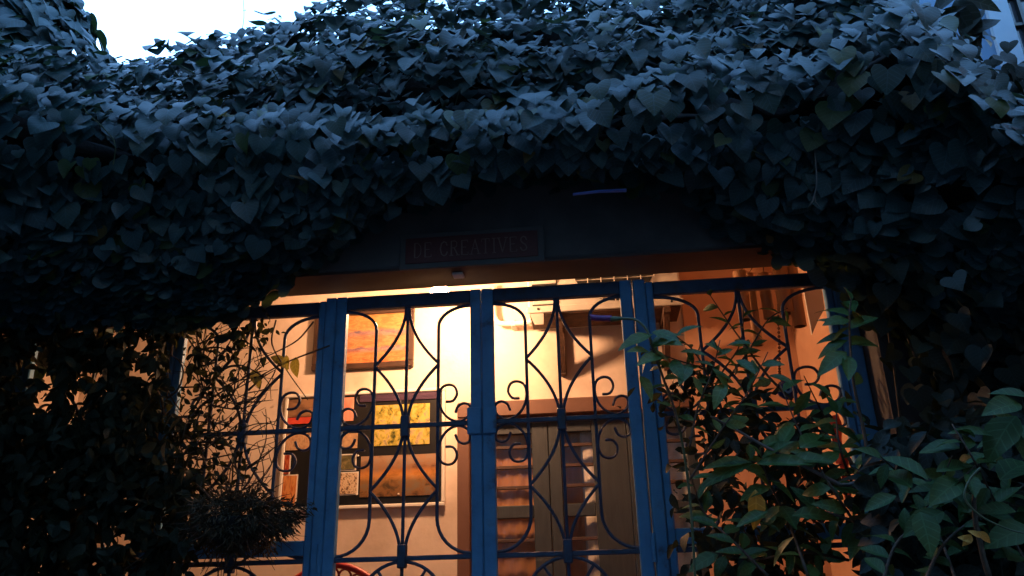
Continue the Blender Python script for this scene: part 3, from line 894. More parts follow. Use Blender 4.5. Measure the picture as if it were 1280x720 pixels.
def leaf_things(parent, leaves, templates, mat, keep=300, rest_name='foliage', score=None, leaf_name='leaf'):
    """leaves: (template index, 3x4 matrix). The `keep` best seen become objects, the others one mesh."""
    if score is None:
        def score(m):
            X, Y_, z = project(m[:, 3])
            if z < .3 or not (-20 < X < 1300 and -20 < Y_ < 740):
                return -1
            s = np.linalg.norm(m[:, 1])
            n = Vector(m[:, 2]).normalized()
            vd = (CAM - Vector(m[:, 3])).normalized()
            return s / z * (.3 + max(0, abs(n.dot(vd))))
    sc = [(score(m), i) for i, (k, m) in enumerate(leaves)]
    sc.sort(reverse=True)
    chosen = {i for s, i in sc[:keep] if s > 0}
    mes = []
    for k, (v, f) in enumerate(templates):
        me = bpy.data.meshes.new(leaf_name)
        me.from_pydata([tuple(p) for p in v], [], f)
        me.polygons.foreach_set('use_smooth', [True] * len(f))
        me.materials.append(mat)
        uv = me.uv_layers.new(name='leaf')
        uv.data.foreach_set('uv', np.asarray(v)[np.array(f).ravel()][:, :2].astype(np.float32).ravel())
        mes.append(me)
    inv = parent.matrix_basis.inverted()
    for i in chosen:
        k, m = leaves[i]
        o = bpy.data.objects.new(leaf_name, mes[k])
        o.parent = parent
        o.matrix_basis = inv @ Matrix([list(m[0]), list(m[1]), list(m[2]), [0, 0, 0, 1]])
        COL.objects.link(o)
    V, F, U, off = [], [], [], 0
    for i, (k, m) in enumerate(leaves):
        if i in chosen:
            continue
        v, f = templates[k]
        V.append(v @ m[:, :3].T + m[:, 3])
        F.append(np.array(f) + off)
        U.append(v[np.array(f).ravel()][:, :2])
        off += len(v)
    if V:
        V = np.concatenate(V)
        F = np.concatenate(F)
        me = bpy.data.meshes.new(rest_name)
        me.vertices.add(len(V))
        me.vertices.foreach_set('co', V.ravel())
        me.loops.add(F.size)
        me.loops.foreach_set('vertex_index', F.ravel().astype(np.int32))
        me.polygons.add(len(F))
        me.polygons.foreach_set('loop_start', np.arange(0, F.size, 3, dtype=np.int32))
        me.update(calc_edges=True)
        me.polygons.foreach_set('use_smooth', np.ones(len(F), dtype=bool))
        uv = me.uv_layers.new(name='leaf')
        uv.data.foreach_set('uv', np.concatenate(U).astype(np.float32).ravel())
        me.materials.append(mat)
        o = link(rest_name, me, mat, parent)
        o['kind'] = 'stuff'


def rv(a=1.0):
    return Vector((rng.gauss(0, a), rng.gauss(0, a), rng.gauss(0, a)))


# ---------------------------------------------------------------- the ivy canopy
PROF = [(-.27, 3.05), (-.34, 2.93), (-.44, 2.86), (-.56, 2.89), (-.61, 3.02), (-.53, 3.24), (-.36, 3.5), (-.15, 3.8), (.08, 4.08), (.33, 4.32), (.6, 4.46), (.95, 4.52), (1.6, 4.52)]
PF = catmull([Vector((0, y, z)) for y, z in PROF], 8)
_L = [0]
for a, b_ in zip(PF[:-1], PF[1:]):
    _L.append(_L[-1] + (b_ - a).length)
PL = _L[-1]


def prof(s):
    s = min(max(s, 0), PL - 1e-6)
    import bisect
    i = bisect.bisect_right(_L, s) - 1
    t = (s - _L[i]) / (_L[i + 1] - _L[i])
    p = PF[i].lerp(PF[i + 1], t)
    tg = (PF[i + 1] - PF[i]).normalized()
    return p, Vector((0, -tg.z, tg.y)), tg


def crest(X):
    c = 1.0
    if X < -.5:
        c -= .105 * (-.5 - X)
    if X > 1.75:
        c -= .30 * (X - 1.75) + .5 * max(0, X - 2.15)
    if X > 1.5:
        c -= .45 * (X - 1.5)
    if X < -.5:
        c = max(c, .87)
    c = max(c, .25)
    return c


def lowlift(X):
    """how far the lower lip hangs: deeper at the left, higher over the sign"""
    l = 0
    if X < -.35:
        l -= .56 * min(1, (-.35 - X) / .6)
    if X > .85:
        l -= .40 * min(1, (X - .85) / .5) + .6 * min(1, max(0, X - 1.3) / .4)
    return l


SF = next(l for l, p in zip(_L, PF) if p.y < -.57)


def canopy(X, s, full=True):
    p, n, tg = prof(s)
    d = .17 * noise.noise(Vector((X * .75, s * 2.6, 1.3))) + .10 * noise.noise(Vector((X * 2.2, s * 5.5, 7.7)))
    led = math.sin(s * 6.283 / .46 + 1.8 * noise.noise(Vector((X * .8, s * .8, 3.1))) + .35 * X)
    d += .105 * led * (1 if s > .5 else .3)
    z = p.z
    if z > 2.9:
        z = 2.9 + (z - 2.9) * crest(X)
    sm = lambda a, b: (lambda t: t * t * (3 - 2 * t))(min(1, max(0, (X - a) / (b - a))))
    fwd = (-.55 * sm(1.1, 1.9) - .45 * (1 - sm(-1.9, -1.1))) * (1 - .85 * min(1, max(0, (p.z - 3.1) / .5)))
    low = max(0, 1 - s / SF)
    q = Vector((X + .03 * noise.noise(Vector((X * 4, s * 4, 0))), p.y + fwd * min(1, s / SF) ** .7, z + lowlift(X) * low)) + n * (d if full else d - .17)
    if not full:
        q.y += .16 * min(1, low * 2)
    uu = (q.x - CAM.x) / max(.3, q.y - CAM.y)      # the mat thins out towards the blue house
    if uu > .49:
        q.z = min(q.z, 1.40 + (q.y - CAM.y) * max(.60, .80 - 2.2 * (uu - .49)))
    return q, n, tg


X0, X1 = -4.4, 2.65
iv = thing('ivy', (0, -.2, 2.7), 'thick mat of heart shaped ivy draped over the porch roof', 'ivy')
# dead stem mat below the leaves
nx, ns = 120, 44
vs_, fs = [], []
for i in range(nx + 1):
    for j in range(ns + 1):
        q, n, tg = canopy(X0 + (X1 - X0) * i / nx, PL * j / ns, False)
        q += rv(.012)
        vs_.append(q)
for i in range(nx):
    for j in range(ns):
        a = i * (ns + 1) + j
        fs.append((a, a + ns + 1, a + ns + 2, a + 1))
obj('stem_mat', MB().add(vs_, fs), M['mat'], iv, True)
leaves = []
NL = 29000
for i in range(NL):
    X = rng.uniform(X0, X1)
    if i % 6 == 0:          # the hanging curtains left and right of the sign
        X = rng.uniform(-3.2, -.35) if i % 4 else rng.uniform(.85, X1)
        s = SF * rng.random()
    else:
        s = PL * rng.random() * .93
    q, n, tg = canopy(X, s)
    q2, _, _ = canopy(X, s + .03)
    q3, _, _ = canopy(X + .03, s)
    nn = (q3 - q).cross(q2 - q)
    if nn.dot(n) < 0:
        nn = -nn
    nn.normalize()
    lift = rng.uniform(-.06, .05) + (rng.random() ** 4) * .08
    q = q + n * lift
    el = R(rng.gauss(14 + 28 * min(1, max(0, s - .35) / .5), 12))
    ln = nn * .22 + Vector((rng.gauss(0, .22), -math.cos(el), math.sin(el))) + rv(.08)
    tip = -tg * 1.0 + Vector((rng.gauss(0, .33), -.15, -.25))
    size = rng.choice([rng.uniform(.05, .092), rng.uniform(.035, .07), rng.uniform(.06, .1)]) * (1 if rng.random() < .8 else .7) 
    leaves.append((rng.randrange(len(HEARTS)), frame_m(q, ln, tip, size, rng.uniform(.9, 1.12))))


def ivy_score(m):
    X, Y_, z = project(m[:, 3])
    if not (0 < X < 1280 and 0 < Y_ < 330) or z < .3:
        return -1
    n = Vector(m[:, 2]).normalized()
    vd = (CAM - Vector(m[:, 3])).normalized()
    # outermost leaves first
    best = 9
    c = Vector(m[:, 3])
    return np.linalg.norm(m[:, 1]) / z * (.25 + max(0, n.dot(vd))) * (1 + .6 * max(0, n.z))


old = [l for l in leaves if rng.random() < .010]
young = [l for l in leaves if rng.random() < .045]
ids = {id(l) for l in old + young}
leaf_things(iv, [l for l in leaves if id(l) not in ids], HEARTS, M['ivy'], 270, score=ivy_score)
leaf_things(iv, young, HEARTS, M['ivy_green'], 20, rest_name='young_foliage', leaf_name='young_leaf', score=ivy_score)
leaf_things(iv, old, HEARTS, M['ivy_old'], 10, rest_name='yellowed_foliage', leaf_name='yellowed_leaf')
# runners on the ivy
for k in range(26):
    X = rng.uniform(-2.6, 2.3)
    s = rng.uniform(.7, 2.2)
    pts = []
    for j in range(7):
        q, n, tg = canopy(X, s)
        pts.append(q + n * rng.uniform(-.02, .06))
        X += rng.gauss(0, .06)
        s -= .07
    obj('runner', MB().tube(catmull(pts, 3), .0035, 5, .002), M['stemgreen'], iv)
# thin shoots reaching up against the sky
for (pxl, pyl, tx, ty) in ((298, 60, 303, -12), (338, 45, 352, 22), (452, 22, 475, 4), (230, 92, 238, 70), (600, 20, 640, -6)):
    a, b_ = at(pxl, pyl, .45), at(tx, ty, .5)
    pts = catmull([a - Vector((0, 0, .2)), a, a.lerp(b_, .5) + rv(.012), b_], 4)
    obj('shoot', MB().tube(pts, .003, 5, .0012), M['stem'], iv)
    lv = []
    for p in pts[6::3]:
        lv.append((rng.randrange(6), frame_m(p, Vector((rng.gauss(0, .6), -.6, .6)), Vector((rng.gauss(0, 1), 0, -.4)), rng.uniform(.016, .03))))
    leaf_things(iv, lv, HEARTS, M['ivy'], 6)
# pale hanging tendril on the right
td = catmull([at(1030, 118, -.62), at(1021, 150, -.64), at(1019, 190, -.64), at(1021, 225, -.65), at(1018, 246, -.65)], 6)
tend = thing('hanging_tendril', td[0], 'pale thin tendril dangling from the ivy at the right', 'tendril')
obj('stem', MB().tube(td, .0032, 6, .0022), M['stempale'], tend)
for k in range(3):
    e = td[-1] + Vector((rng.gauss(0, .012), rng.gauss(0, .01), -.035))
    obj('rootlet', MB().tube([td[-1 - k], (td[-1] + e) / 2 + rv(.003), e], .002, 5, .001), M['stempale'], tend)
leaf_things(tend, [(0, frame_m(at(1009, 148, -.64), Vector((0, -.7, .6)), Vector((-.3, 0, -1)), .045)), (4, frame_m(at(1011, 157, -.64), Vector((.2, -.7, .6)), Vector((.2, 0, -1)), .05))], HEARTS, M['ivy'], 5)

# ---------------------------------------------------------------- ivy clad mound at the upper left
mc = Vector((-2.9, .15, 3.2))
md = thing('ivy_mound', (mc.x, mc.y, 0), 'dark ivy covered tree rising at the upper left', 'ivy')
obj('trunk', MB().tube(catmull([(mc.x, mc.y, 0), (mc.x + .05, mc.y, 1.4), (mc.x - .05, mc.y + .05, 2.6), (mc.x, mc.y, 4.2)], 5), .16, 10, .06), M['stem'], md, True)


def mound(th, z):
    r = 1.15 - .60 * max(0, z - 3.7) - .25 * max(0, 3.4 - z)
    r = max(r, .12)
    r *= 1 + .16 * noise.noise(Vector((math.cos(th) * 1.6, math.sin(th) * 1.6, z * 1.7))) + .12 * noise.noise(Vector((math.cos(th) * 4, math.sin(th) * 4, z * 4.2)))
    r += .05 * math.sin(z * 14 + 2 * math.cos(th * 2))
    return Vector((mc.x + r * math.cos(th), mc.y + .55 * r * math.sin(th), z))


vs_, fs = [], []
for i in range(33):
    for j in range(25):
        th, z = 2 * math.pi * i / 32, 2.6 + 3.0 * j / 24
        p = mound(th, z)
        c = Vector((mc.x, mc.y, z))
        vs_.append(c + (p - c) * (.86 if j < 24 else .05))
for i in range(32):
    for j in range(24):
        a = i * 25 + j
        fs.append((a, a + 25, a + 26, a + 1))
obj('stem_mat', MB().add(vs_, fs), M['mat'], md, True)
leaves = []
for i in range(4200):
    th, z = rng.uniform(-math.pi, math.pi), rng.uniform(2.6, 5.55)
    p = mound(th, z)
    out = Vector((math.cos(th), math.sin(th), 0))
    p += out * rng.uniform(-.05, .06)
    leaves.append((rng.randrange(6), frame_m(p, out * .8 + Vector((0, 0, .55)) + rv(.22), Vector((rng.gauss(0, .4), rng.gauss(0, .4), -1)), rng.uniform(.07, .12))))
leaf_things(md, leaves, HEARTS, M['ivy'], 200)

# ---------------------------------------------------------------- dark creeper over the left grilles
HOLES = [(135, 405, 22, 8), (3, 418, 6, 6), (78, 411, 5, 4), (165, 430, 6, 5), (178, 425, 9, 9), (222, 445, 12, 26), (225, 490, 16, 24), (55, 446, 6, 12), (34, 460, 8, 12), (58, 470, 7, 14),
         (55, 500, 14, 9), (100, 493, 11, 8), (178, 463, 12, 9), (113, 465, 10, 6), (196, 538, 6, 8), (126, 664, 6, 16), (175, 692, 10, 18), (205, 655, 8, 16), (25, 482, 8, 6), (90, 645, 4, 4), (150, 670, 12, 5), (92, 703, 5, 9), (234, 420, 4, 6)]
cr = thing('creeper', (-1.9, -.1, .0), 'dark tangled creeper covering the left grilles with light glinting through', 'creeper')
leaves = []
for i in range(42000):
    Y = -.06 - abs(rng.gauss(0, .12))
    X = rng.uniform(-3.2, -.98)
    z = rng.uniform(.05, 2.75)
    q = Vector((X, Y, z))
    px, py, _ = project(q)
    # the edge towards the gate is ragged
    edge = 246 + 34 * noise.noise(Vector((0, z * 3.0, 5))) + (12 if z < 1.8 else 0)
    if px > edge - abs(rng.gauss(0, 34)):
        continue
    skip = False
    for hx, hy, hw, hh in HOLES:
        if ((px - hx) / (hw + 5)) ** 2 + ((py - hy) / (hh + 5)) ** 2 < 1 and rng.random() < .985:
            skip = True
            break
    if skip:
        continue
    leaves.append((rng.randrange(3), frame_m(q, Vector((rng.gauss(0, .7), -.7, .3)) + rv(.5), Vector((rng.gauss(0, 1.1), -.2, -.7)), rng.uniform(.035, .072))))
leaf_things(cr, leaves, OVALS, M['vine'], 200)
for k in range(60):
    X = rng.uniform(-2.8, -1.15)
    z = rng.uniform(.3, 1.8)
    p = Vector((X, -.05 - rng.random() * .1, z))
    pts = [p]
    for j in range(5):
        p = p + Vector((rng.gauss(.02, .08), rng.gauss(0, .02), rng.uniform(.08, .24)))
        p.z = min(p.z, 2.72)
        pts.append(p)
    obj('stem', MB().tube(catmull(pts, 3), rng.uniform(.003, .009), 5, .002), M['stem'], cr)
# bare twigs arching over the first grille
for k in range(130):
    x0, y0 = rng.uniform(205, 318), rng.uniform(430, 720)
    Y = rng.uniform(-.15, -.03)
    an = R(rng.choice([rng.gauss(62, 22), rng.gauss(118, 22), rng.gauss(20, 15)]))
    pts, x, y = [], x0, y0
    turn = rng.gauss(0, .3)
    for j in range(rng.randrange(4, 8)):
        pts.append(at(x, y, Y + rng.gauss(0, .008)))
        st = rng.uniform(14, 26)
        x += st * math.cos(an)
        y -= st * math.sin(an)
        an += turn + rng.gauss(0, .12)
        if x > 352 or y < 395:
            break
    if len(pts) < 3:
        continue
    pts = catmull(pts, 3)
    obj('twig', MB().tube(pts, rng.uniform(.002, .0055), 5, .0013), M['stem'], cr)
    for j in range(4, len(pts) - 1, 3):
        if rng.random() < .55:
            e = pts[j] + Vector((rng.gauss(0, .035), rng.gauss(0, .015), rng.uniform(-.02, .06)))
            obj('twiglet', MB().tube([pts[j], (pts[j] + e) / 2 + rv(.004), e], .002, 4, .001), M['stem'], cr)
for (pa) in ([(330, 470), (300, 480), (262, 540)], [(412, 432), (360, 452), (325, 470), (270, 500)], [(345, 400), (340, 430), (360, 465), (385, 500)], [(392, 402), (372, 425), (345, 440), (318, 452)]):
    obj('twig', MB().tube(catmull([at(x, y, -.06) for x, y in pa], 5), .004, 5, .002), M['stem'], cr)
cl = []
for (cx_, cy_, n_, sp) in ((285, 430, 60, 16), (262, 475, 70, 18), (268, 545, 60, 20), (300, 415, 40, 14), (246, 610, 90, 22), (232, 520, 70, 16), (330, 408, 30, 12), (286, 592, 40, 18)):
    for k in range(n_):
        cl.append((rng.randrange(3), frame_m(at(cx_ + rng.gauss(0, sp), cy_ + rng.gauss(0, sp), rng.uniform(-.16, -.05)), Vector((0, -.7, .3)) + rv(.5), rv(.8) + Vector((0, 0, -.7)), rng.uniform(.018, .045))))
leaf_things(cr, cl, OVALS, M['vine'], 60, leaf_name='small_leaf', rest_name='small_foliage')
lv = [(1, frame_m(at(316, 462, -.06), Vector((.2, -.9, .3)), Vector((.5, 0, -1)), .075)), (0, frame_m(at(338, 446, -.06), Vector((.5, -.8, .3)), Vector((1, 0, -.2)), .09)),
      (2, frame_m(at(358, 444, -.06), Vector((-.2, -1, .2)), Vector((.2, 0, -1)), .07)), (0, frame_m(at(370, 446, -.06), Vector((-.3, -1, .2)), Vector((.1, 0, -1)), .085)), (1, frame_m(at(322, 470, -.07), Vector((0, -1, .2)), Vector((.2, 0, -1)), .05))]
leaf_things(cr, lv, OVALS, M['yellow'], 10, leaf_name='backlit_leaf')

# ---------------------------------------------------------------- mossy hanging basket
bc = at(296, 650, -.2)
bk = thing('hanging_basket', (bc.x, bc.y, bc.z - .12), 'shaggy dark mossy basket hanging before the left grille', 'hanging basket')
obj('bowl', MB().lathe([(0, -.10), (.06, -.09), (.10, -.05), (.115, .0), (.10, .01)], bc, 18), M['mat'], bk, True)
obj('bracket', MB().tube(catmull([bc + Vector((0, .05, -.06)), bc + Vector((0, .14, -.02)), Vector((bc.x, -.012, bc.z + .03))], 4), .006, 6), M['iron'], bk)
lv = []
for i in range(5200):
    d = rv(1).normalized()
    d.z *= .62
    d.x *= 1.15 if d.x > 0 else .95
    p = bc + Vector((d.x * .165, d.y * .15, d.z * .15)) * rng.uniform(.7, 1.0) * (1 + .75 * noise.noise(d * 2.1)) + Vector((.015, 0, .0))
    lv.append((rng.randrange(4), frame_m(p, rv(1), d + Vector((0, 0, -.5)) + rv(.4), rng.uniform(.014, .036), .6)))
leaf_things(bk, lv, LANCES, M['moss'], 0, rest_name='moss')
for i in range(150):
    d = Vector((rng.gauss(0, 1), rng.gauss(0, .7), rng.gauss(-.2, .7))).normalized()
    p = bc + Vector((d.x * .15, d.y * .14, d.z * .12))
    e = p + d * rng.uniform(.02, .085) + rv(.015) + Vector((0, 0, -.03 * rng.random()))
    obj('straggle', MB().tube([p, (p + e) / 2 + rv(.008), e], .0022, 4, .001), M['stem'], bk)

# ---------------------------------------------------------------- right: dark vine curtain over the front wall
dv = thing('wall_vine', (2.0, -.3, 0), 'near black climber curtain over the wall right of the porch', 'climber')
leaves = []
for i in range(9000):
    X = 1.44 + rng.random() * 1.7
    Y = -.28 - abs(rng.gauss(0, .16))
    z = rng.uniform(.1, 3.25)
    if X < 1.55 and z < 2.3 and rng.random() < .75:
        continue
    leaves.append((rng.randrange(6), frame_m(Vector((X, Y, z)), Vector((rng.gauss(0, .4), -.75, .4)) + rv(.25), Vector((rng.gauss(0, .5), -.1, -1)), rng.uniform(.045, .085))))
for (x, y, s, tx) in ((1055, 318, .10, .25), (1130, 372, .09, 1.0)):
    leaves.append((2, frame_m(at(x, y, -.45), Vector((rng.gauss(0, .2), -.65, .75)), Vector((tx, -.2, -.7)), s)))
leaf_things(dv, leaves, HEARTS, M['dust'], 160)
# curtain of stems behind the leaves
for k in range(30):
    X = rng.uniform(1.6, 3.0)
    pts = [Vector((X, -.25, .0))]
    for j in range(8):
        pts.append(pts[-1] + Vector((rng.gauss(0, .06), rng.gauss(0, .012), .39)))
    obj('stem', MB().tube(catmull(pts, 2), .008, 5, .004), M['stem'], dv)

# ---------------------------------------------------------------- leafy plants
def sprig(parent, pts, r0, leafs, n_leaf, ls, templates, start=.2, whorl=False, wx=1.0, side=1.0, matstem='stem', upv=.5, r1=.0015):
    c = catmull(pts, 6)
    obj('branch', MB().tube(c, r0, 6, r1), M[matstem], parent, True)
    m = len(c)
    for k in range(n_leaf):
        t = start + (1 - start) * (k + rng.random() * .6) / n_leaf
        i = min(int(t * (m - 1)), m - 2)
        p = c[i]
        tg = (c[i + 1] - c[i]).normalized()
        sd = tg.cross(Vector((0, 1, 0))).normalized() * (1 if k % 2 else -1)
        tip = tg * .55 + sd * side * rng.uniform(.5, 1.0) + Vector((rng.gauss(0, .2), rng.gauss(-.1, .35), rng.gauss(-.05, .25)))
        nrm = Vector((rng.gauss(0, .35), -.45, upv + rng.gauss(0, .3)))
        leafs.append((rng.randrange(len(templates)), frame_m(p, nrm, tip, ls * rng.uniform(.7, 1.2), wx)))


# plant with the purple bud climbing the right gate post
vp = thing('flowering_climber', at(830, 470, -.18), 'green climber with a purple bud on the right gate post', 'climber')
L1 = []
for (x, y, tx, ty, s) in ((812, 432, 837, 385, .135), (816, 418, 770, 420, .14), (812, 440, 860, 395, .14), (815, 415, 842, 412, .11), (815, 430, 848, 425, .12), (828, 445, 792, 470, .15), (812, 440, 772, 448, .11), (840, 450, 855, 478, .10), (850, 440, 885, 425, .10), (862, 455, 845, 490, .11), (880, 430, 905, 405, .09), (890, 460, 925, 470, .10), (905, 480, 890, 515, .11), (920, 450, 950, 470, .10), (940, 430, 925, 395, .09), (960, 470, 990, 455, .10), (800, 470, 822, 498, .10), (845, 420, 870, 385, .10)):
    a, b_ = at(x, y, -.8), at(tx, ty, -.85)
    L1.append((rng.randrange(4), frame_m(a, Vector((rng.gauss(0, .25), -.65, .7)), b_ - a, s * .8, 1.25)))
sprig(vp, [at(x, y, -.8) for x, y in ((850, 540), (838, 495), (822, 455), (812, 425))], .004, L1, 9, .062, LANCES, .1, wx=1.2)
sprig(vp, [at(x, y, -.8) for x, y in ((862, 560), (872, 510), (890, 465), (900, 425))], .0035, L1, 10, .06, LANCES, .15, wx=1.2)
sprig(vp, [at(x, y, -.8) for x, y in ((862, 600), (900, 540), (935, 490), (960, 440))], .0035, L1, 9, .055, LANCES, .25, wx=1.2)
for pa in ([(955, 520), (920, 490), (880, 462), (840, 448), (812, 436)], [(905, 520), (890, 480), (868, 440), (845, 420)], [(990, 500), (960, 470), (930, 430), (905, 395), (885, 365)], [(905, 480), (935, 440), (960, 400), (985, 385)], [(880, 520), (900, 470), (925, 430), (930, 380)]):
    sprig(vp, [at(x, y, -.14 - .05 * rng.random()) for x, y in pa], .0055, L1, 11, .075, LANCES, .1, wx=1.1)
leaf_things(vp, L1, LANCES, M['shrub'], 100)
L2 = []
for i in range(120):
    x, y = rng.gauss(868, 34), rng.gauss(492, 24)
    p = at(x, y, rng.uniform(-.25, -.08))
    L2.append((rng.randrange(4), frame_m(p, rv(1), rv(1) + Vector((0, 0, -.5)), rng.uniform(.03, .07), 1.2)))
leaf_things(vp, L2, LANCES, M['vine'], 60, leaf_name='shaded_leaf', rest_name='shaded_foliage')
bud = [at(740, 397, -.8), at(750, 398, -.8), at(765, 399, -.8), at(778, 398, -.8)]
o = obj('flower_bud', MB().tube(catmull([bud[0] + Vector((-.004, 0, 0)), bud[0], bud[1], bud[2] + Vector((0, 0, .002))], 5), .009, 8, .0095), M['purple'], vp, True)
for k, w in enumerate([.2, .6, 1, 1.15, 1.2, 1.15, 1.1, 1.1, 1.1, 1.1, 1.05, 1, .95, .85, .7, .6]):
    pass
obj('sepal', MB().tube([bud[2] + Vector((-.005, -.001, 0)), bud[3]], .0098, 8, .005), M['stemgreen'], vp, True)
obj('branch', MB().tube(catmull([bud[3], at(795, 400, -.8), at(808, 412, -.8), at(815, 430, -.8), at(828, 470, -.78), at(848, 530, -.76), at(862, 620, -.75), at(870, 740, -.75)], 4), .004, 6), M['stemgreen'], vp)

# shrub with whorls of pointed leaves, nearer to the camera
SH = -.75
sb = thing('shrub', (at(1010, 600, SH).x, SH, 0), 'leafy shrub with pale twig and one yellow leaf before the right grille', 'shrub')
L3 = []
tw = [at(1120, 640, SH), at(1050, 606, SH), at(1010, 585, SH), at(960, 560, SH), at(925, 540, SH), at(888, 520, SH)]
obj('branch', MB().tube(catmull([Vector((at(1120, 640, SH).x + .15, SH, .0)), Vector((at(1120, 640, SH).x + .1, SH, .8))] + tw, 5), .008, 7, .003), M['stempale'], sb, True)


def leafat(L, x, y, tx, ty, Y, dy=0.0, wx=1.0, k=None, nz=.6, nsd=.2):
    a, b_ = at(x, y, Y), at(tx, ty, Y + dy)
    L.append((rng.randrange(4) if k is None else k, frame_m(a, Vector((rng.gauss(0, nsd), -.7, nz)), b_ - a, (b_ - a).length, wx)))


for (x, y, tx, ty, w) in ((940, 578, 884, 562, 1.1), (940, 580, 878, 606, 1.0), (938, 575, 946, 540, 1.2), (945, 580, 1012, 600, 1.2), (935, 575, 970, 560, 1.1), (918, 535, 926, 492, 1.4), (922, 530, 898, 512, 1.4), (950, 560, 985, 535, 1.3),
                          (990, 645, 1045, 648, 1.2), (985, 575, 1040, 568, 1.2), (1010, 590, 1005, 530, 1.2), (975, 560, 985, 505, 1.3), (1000, 560, 1030, 505, 1.3), (960, 640, 920, 660, 1.2), (1040, 610, 1090, 590, 1.3)):
    leafat(L3, x, y, tx, ty, SH, rng.uniform(-.05, .02), w)
leafat(L3, 1062, 395, 1044, 350, SH, -.02, 1.5)
for (x, y, tx, ty, w) in ((1060, 408, 1036, 378, 1.3), (1062, 420, 1016, 412, 1.2), (1060, 425, 1020, 440, 1.2), (1060, 412, 1098, 392, 1.5), (1064, 430, 1100, 398, 1.6), (1058, 440, 1025, 470, 1.3), (1060, 445, 1052, 495, 1.3), (1068, 390, 1060, 345, 1.2), (1062, 400, 1030, 405, 1.3)):
    leafat(L3, x, y, tx, ty, SH, rng.uniform(-.05, .03), w)
sprig(sb, [at(1095, 620, SH), at(1080, 540, SH), at(1066, 470, SH), at(1062, 400, SH), at(1064, 372, SH)], .006, L3, 10, .08, LANCES, .1, wx=1.3, matstem='stem')
for pa in ([(1100, 640), (1060, 570), (1030, 520), (1005, 470)], [(1090, 660), (1030, 640), (980, 640), (930, 660)], [(1060, 700), (1000, 690), (940, 700), (890, 690)], [(1080, 640), (1050, 560), (1045, 500)], [(1010, 720), (985, 650), (960, 600), (950, 560)], [(1100, 700), (1040, 610), (1000, 540), (975, 480)], [(960, 720), (920, 680), (880, 640), (862, 590)]):
    sprig(sb, [at(x, y, SH + rng.uniform(-.05, .3)) for x, y in pa], .005, L3, 15, .088, LANCES, .05, wx=1.25)
leaf_things(sb, L3, LANCES, M['shrub'], 250)
yl = []
yl.append((1, frame_m(at(944, 612, SH), Vector((.25, -.85, .25)), at(945, 660, SH) - at(944, 612, SH), .098, 1.5)))
leaf_things(sb, yl, LANCES, M['yellow'], 2, leaf_name='yellow_leaf')
# shaded inner leaves of the shrub, with gaps to the lit porch
SHH = [(1075, 560, 22, 60), (1072, 640, 10, 18), (1080, 668, 18, 14), (1038, 666, 14, 9), (1040, 686, 16, 8), (1010, 705, 12, 10), (1060, 710, 24, 14), (1045, 550, 14, 24), (1110, 700, 8, 14), (985, 655, 6, 5), (890, 690, 4, 6), (955, 700, 8, 8), (1000, 470, 30, 40), (980, 440, 30, 40), (1000, 500, 30, 20)]
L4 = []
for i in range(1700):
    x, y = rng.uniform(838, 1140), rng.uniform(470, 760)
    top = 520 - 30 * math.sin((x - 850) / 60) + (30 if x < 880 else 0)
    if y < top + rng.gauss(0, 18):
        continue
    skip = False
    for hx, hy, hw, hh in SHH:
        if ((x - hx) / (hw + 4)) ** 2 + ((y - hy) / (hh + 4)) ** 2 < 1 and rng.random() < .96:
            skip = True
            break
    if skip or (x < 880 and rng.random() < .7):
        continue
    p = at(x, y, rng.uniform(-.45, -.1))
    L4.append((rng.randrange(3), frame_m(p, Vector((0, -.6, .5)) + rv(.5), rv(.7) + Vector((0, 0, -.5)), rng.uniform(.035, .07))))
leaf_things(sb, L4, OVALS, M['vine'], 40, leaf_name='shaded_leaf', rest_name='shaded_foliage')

# broad leaved plant at the lower right, nearest the camera
BP = -1.25
bp = thing('broadleaf_plant', (at(1230, 650, BP).x, BP, 0), 'broad leaved plant with curling tendril in the lower right corner', 'plant')
L5 = []
for (x, y, tx, ty, w) in ((1275, 505, 1226, 527, 1.3), (1288, 498, 1240, 508, 1.2), (1240, 545, 1190, 528, 1.0), (1200, 560, 1150, 545, 1.4), (1270, 520, 1240, 580, 1.4), (1160, 600, 1100, 570, 1.3), (1140, 610, 1110, 560, 1.3), (1170, 590, 1215, 570, 1.2), (1200, 600, 1160, 640, 1.3),
                          (1250, 600, 1290, 570, 1.4), (1270, 640, 1220, 620, 1.3), (1290, 660, 1235, 690, 1.4), (1180, 640, 1130, 660, 1.3), (1150, 640, 1160, 700, 1.4), (1120, 620, 1085, 650, 1.3), (1210, 640, 1190, 590, 1.2), (1260, 700, 1290, 650, 1.2)):
    leafat(L5, x, y, tx, ty, BP, rng.uniform(-.06, .06), w * .72, k=rng.randrange(3))
for pa in ([(1290, 720), (1250, 640), (1220, 580), (1190, 530)], [(1300, 520), (1250, 555), (1200, 600), (1150, 640)], [(1200, 740), (1170, 660), (1130, 600), (1100, 570)], [(1290, 640), (1230, 620), (1170, 610)], [(1150, 740), (1180, 680), (1230, 640), (1290, 600)], [(1100, 740), (1120, 680), (1160, 640), (1190, 570)]):
    sprig(bp, [at(x, y, BP + rng.uniform(-.1, .25)) for x, y in pa], .004, L5, 15, .068, OVALS, .05, wx=.9)
leaf_things(bp, L5, OVALS + [LANCES[0]], M['broad'], 250)
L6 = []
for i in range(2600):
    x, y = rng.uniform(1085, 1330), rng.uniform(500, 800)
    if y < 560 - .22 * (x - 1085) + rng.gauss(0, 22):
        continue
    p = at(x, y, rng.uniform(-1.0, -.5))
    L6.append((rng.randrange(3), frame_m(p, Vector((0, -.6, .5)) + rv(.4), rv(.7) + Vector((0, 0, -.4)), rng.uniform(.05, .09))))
leaf_things(bp, L6, OVALS, M['dust'], 40, leaf_name='shaded_leaf', rest_name='shaded_foliage')
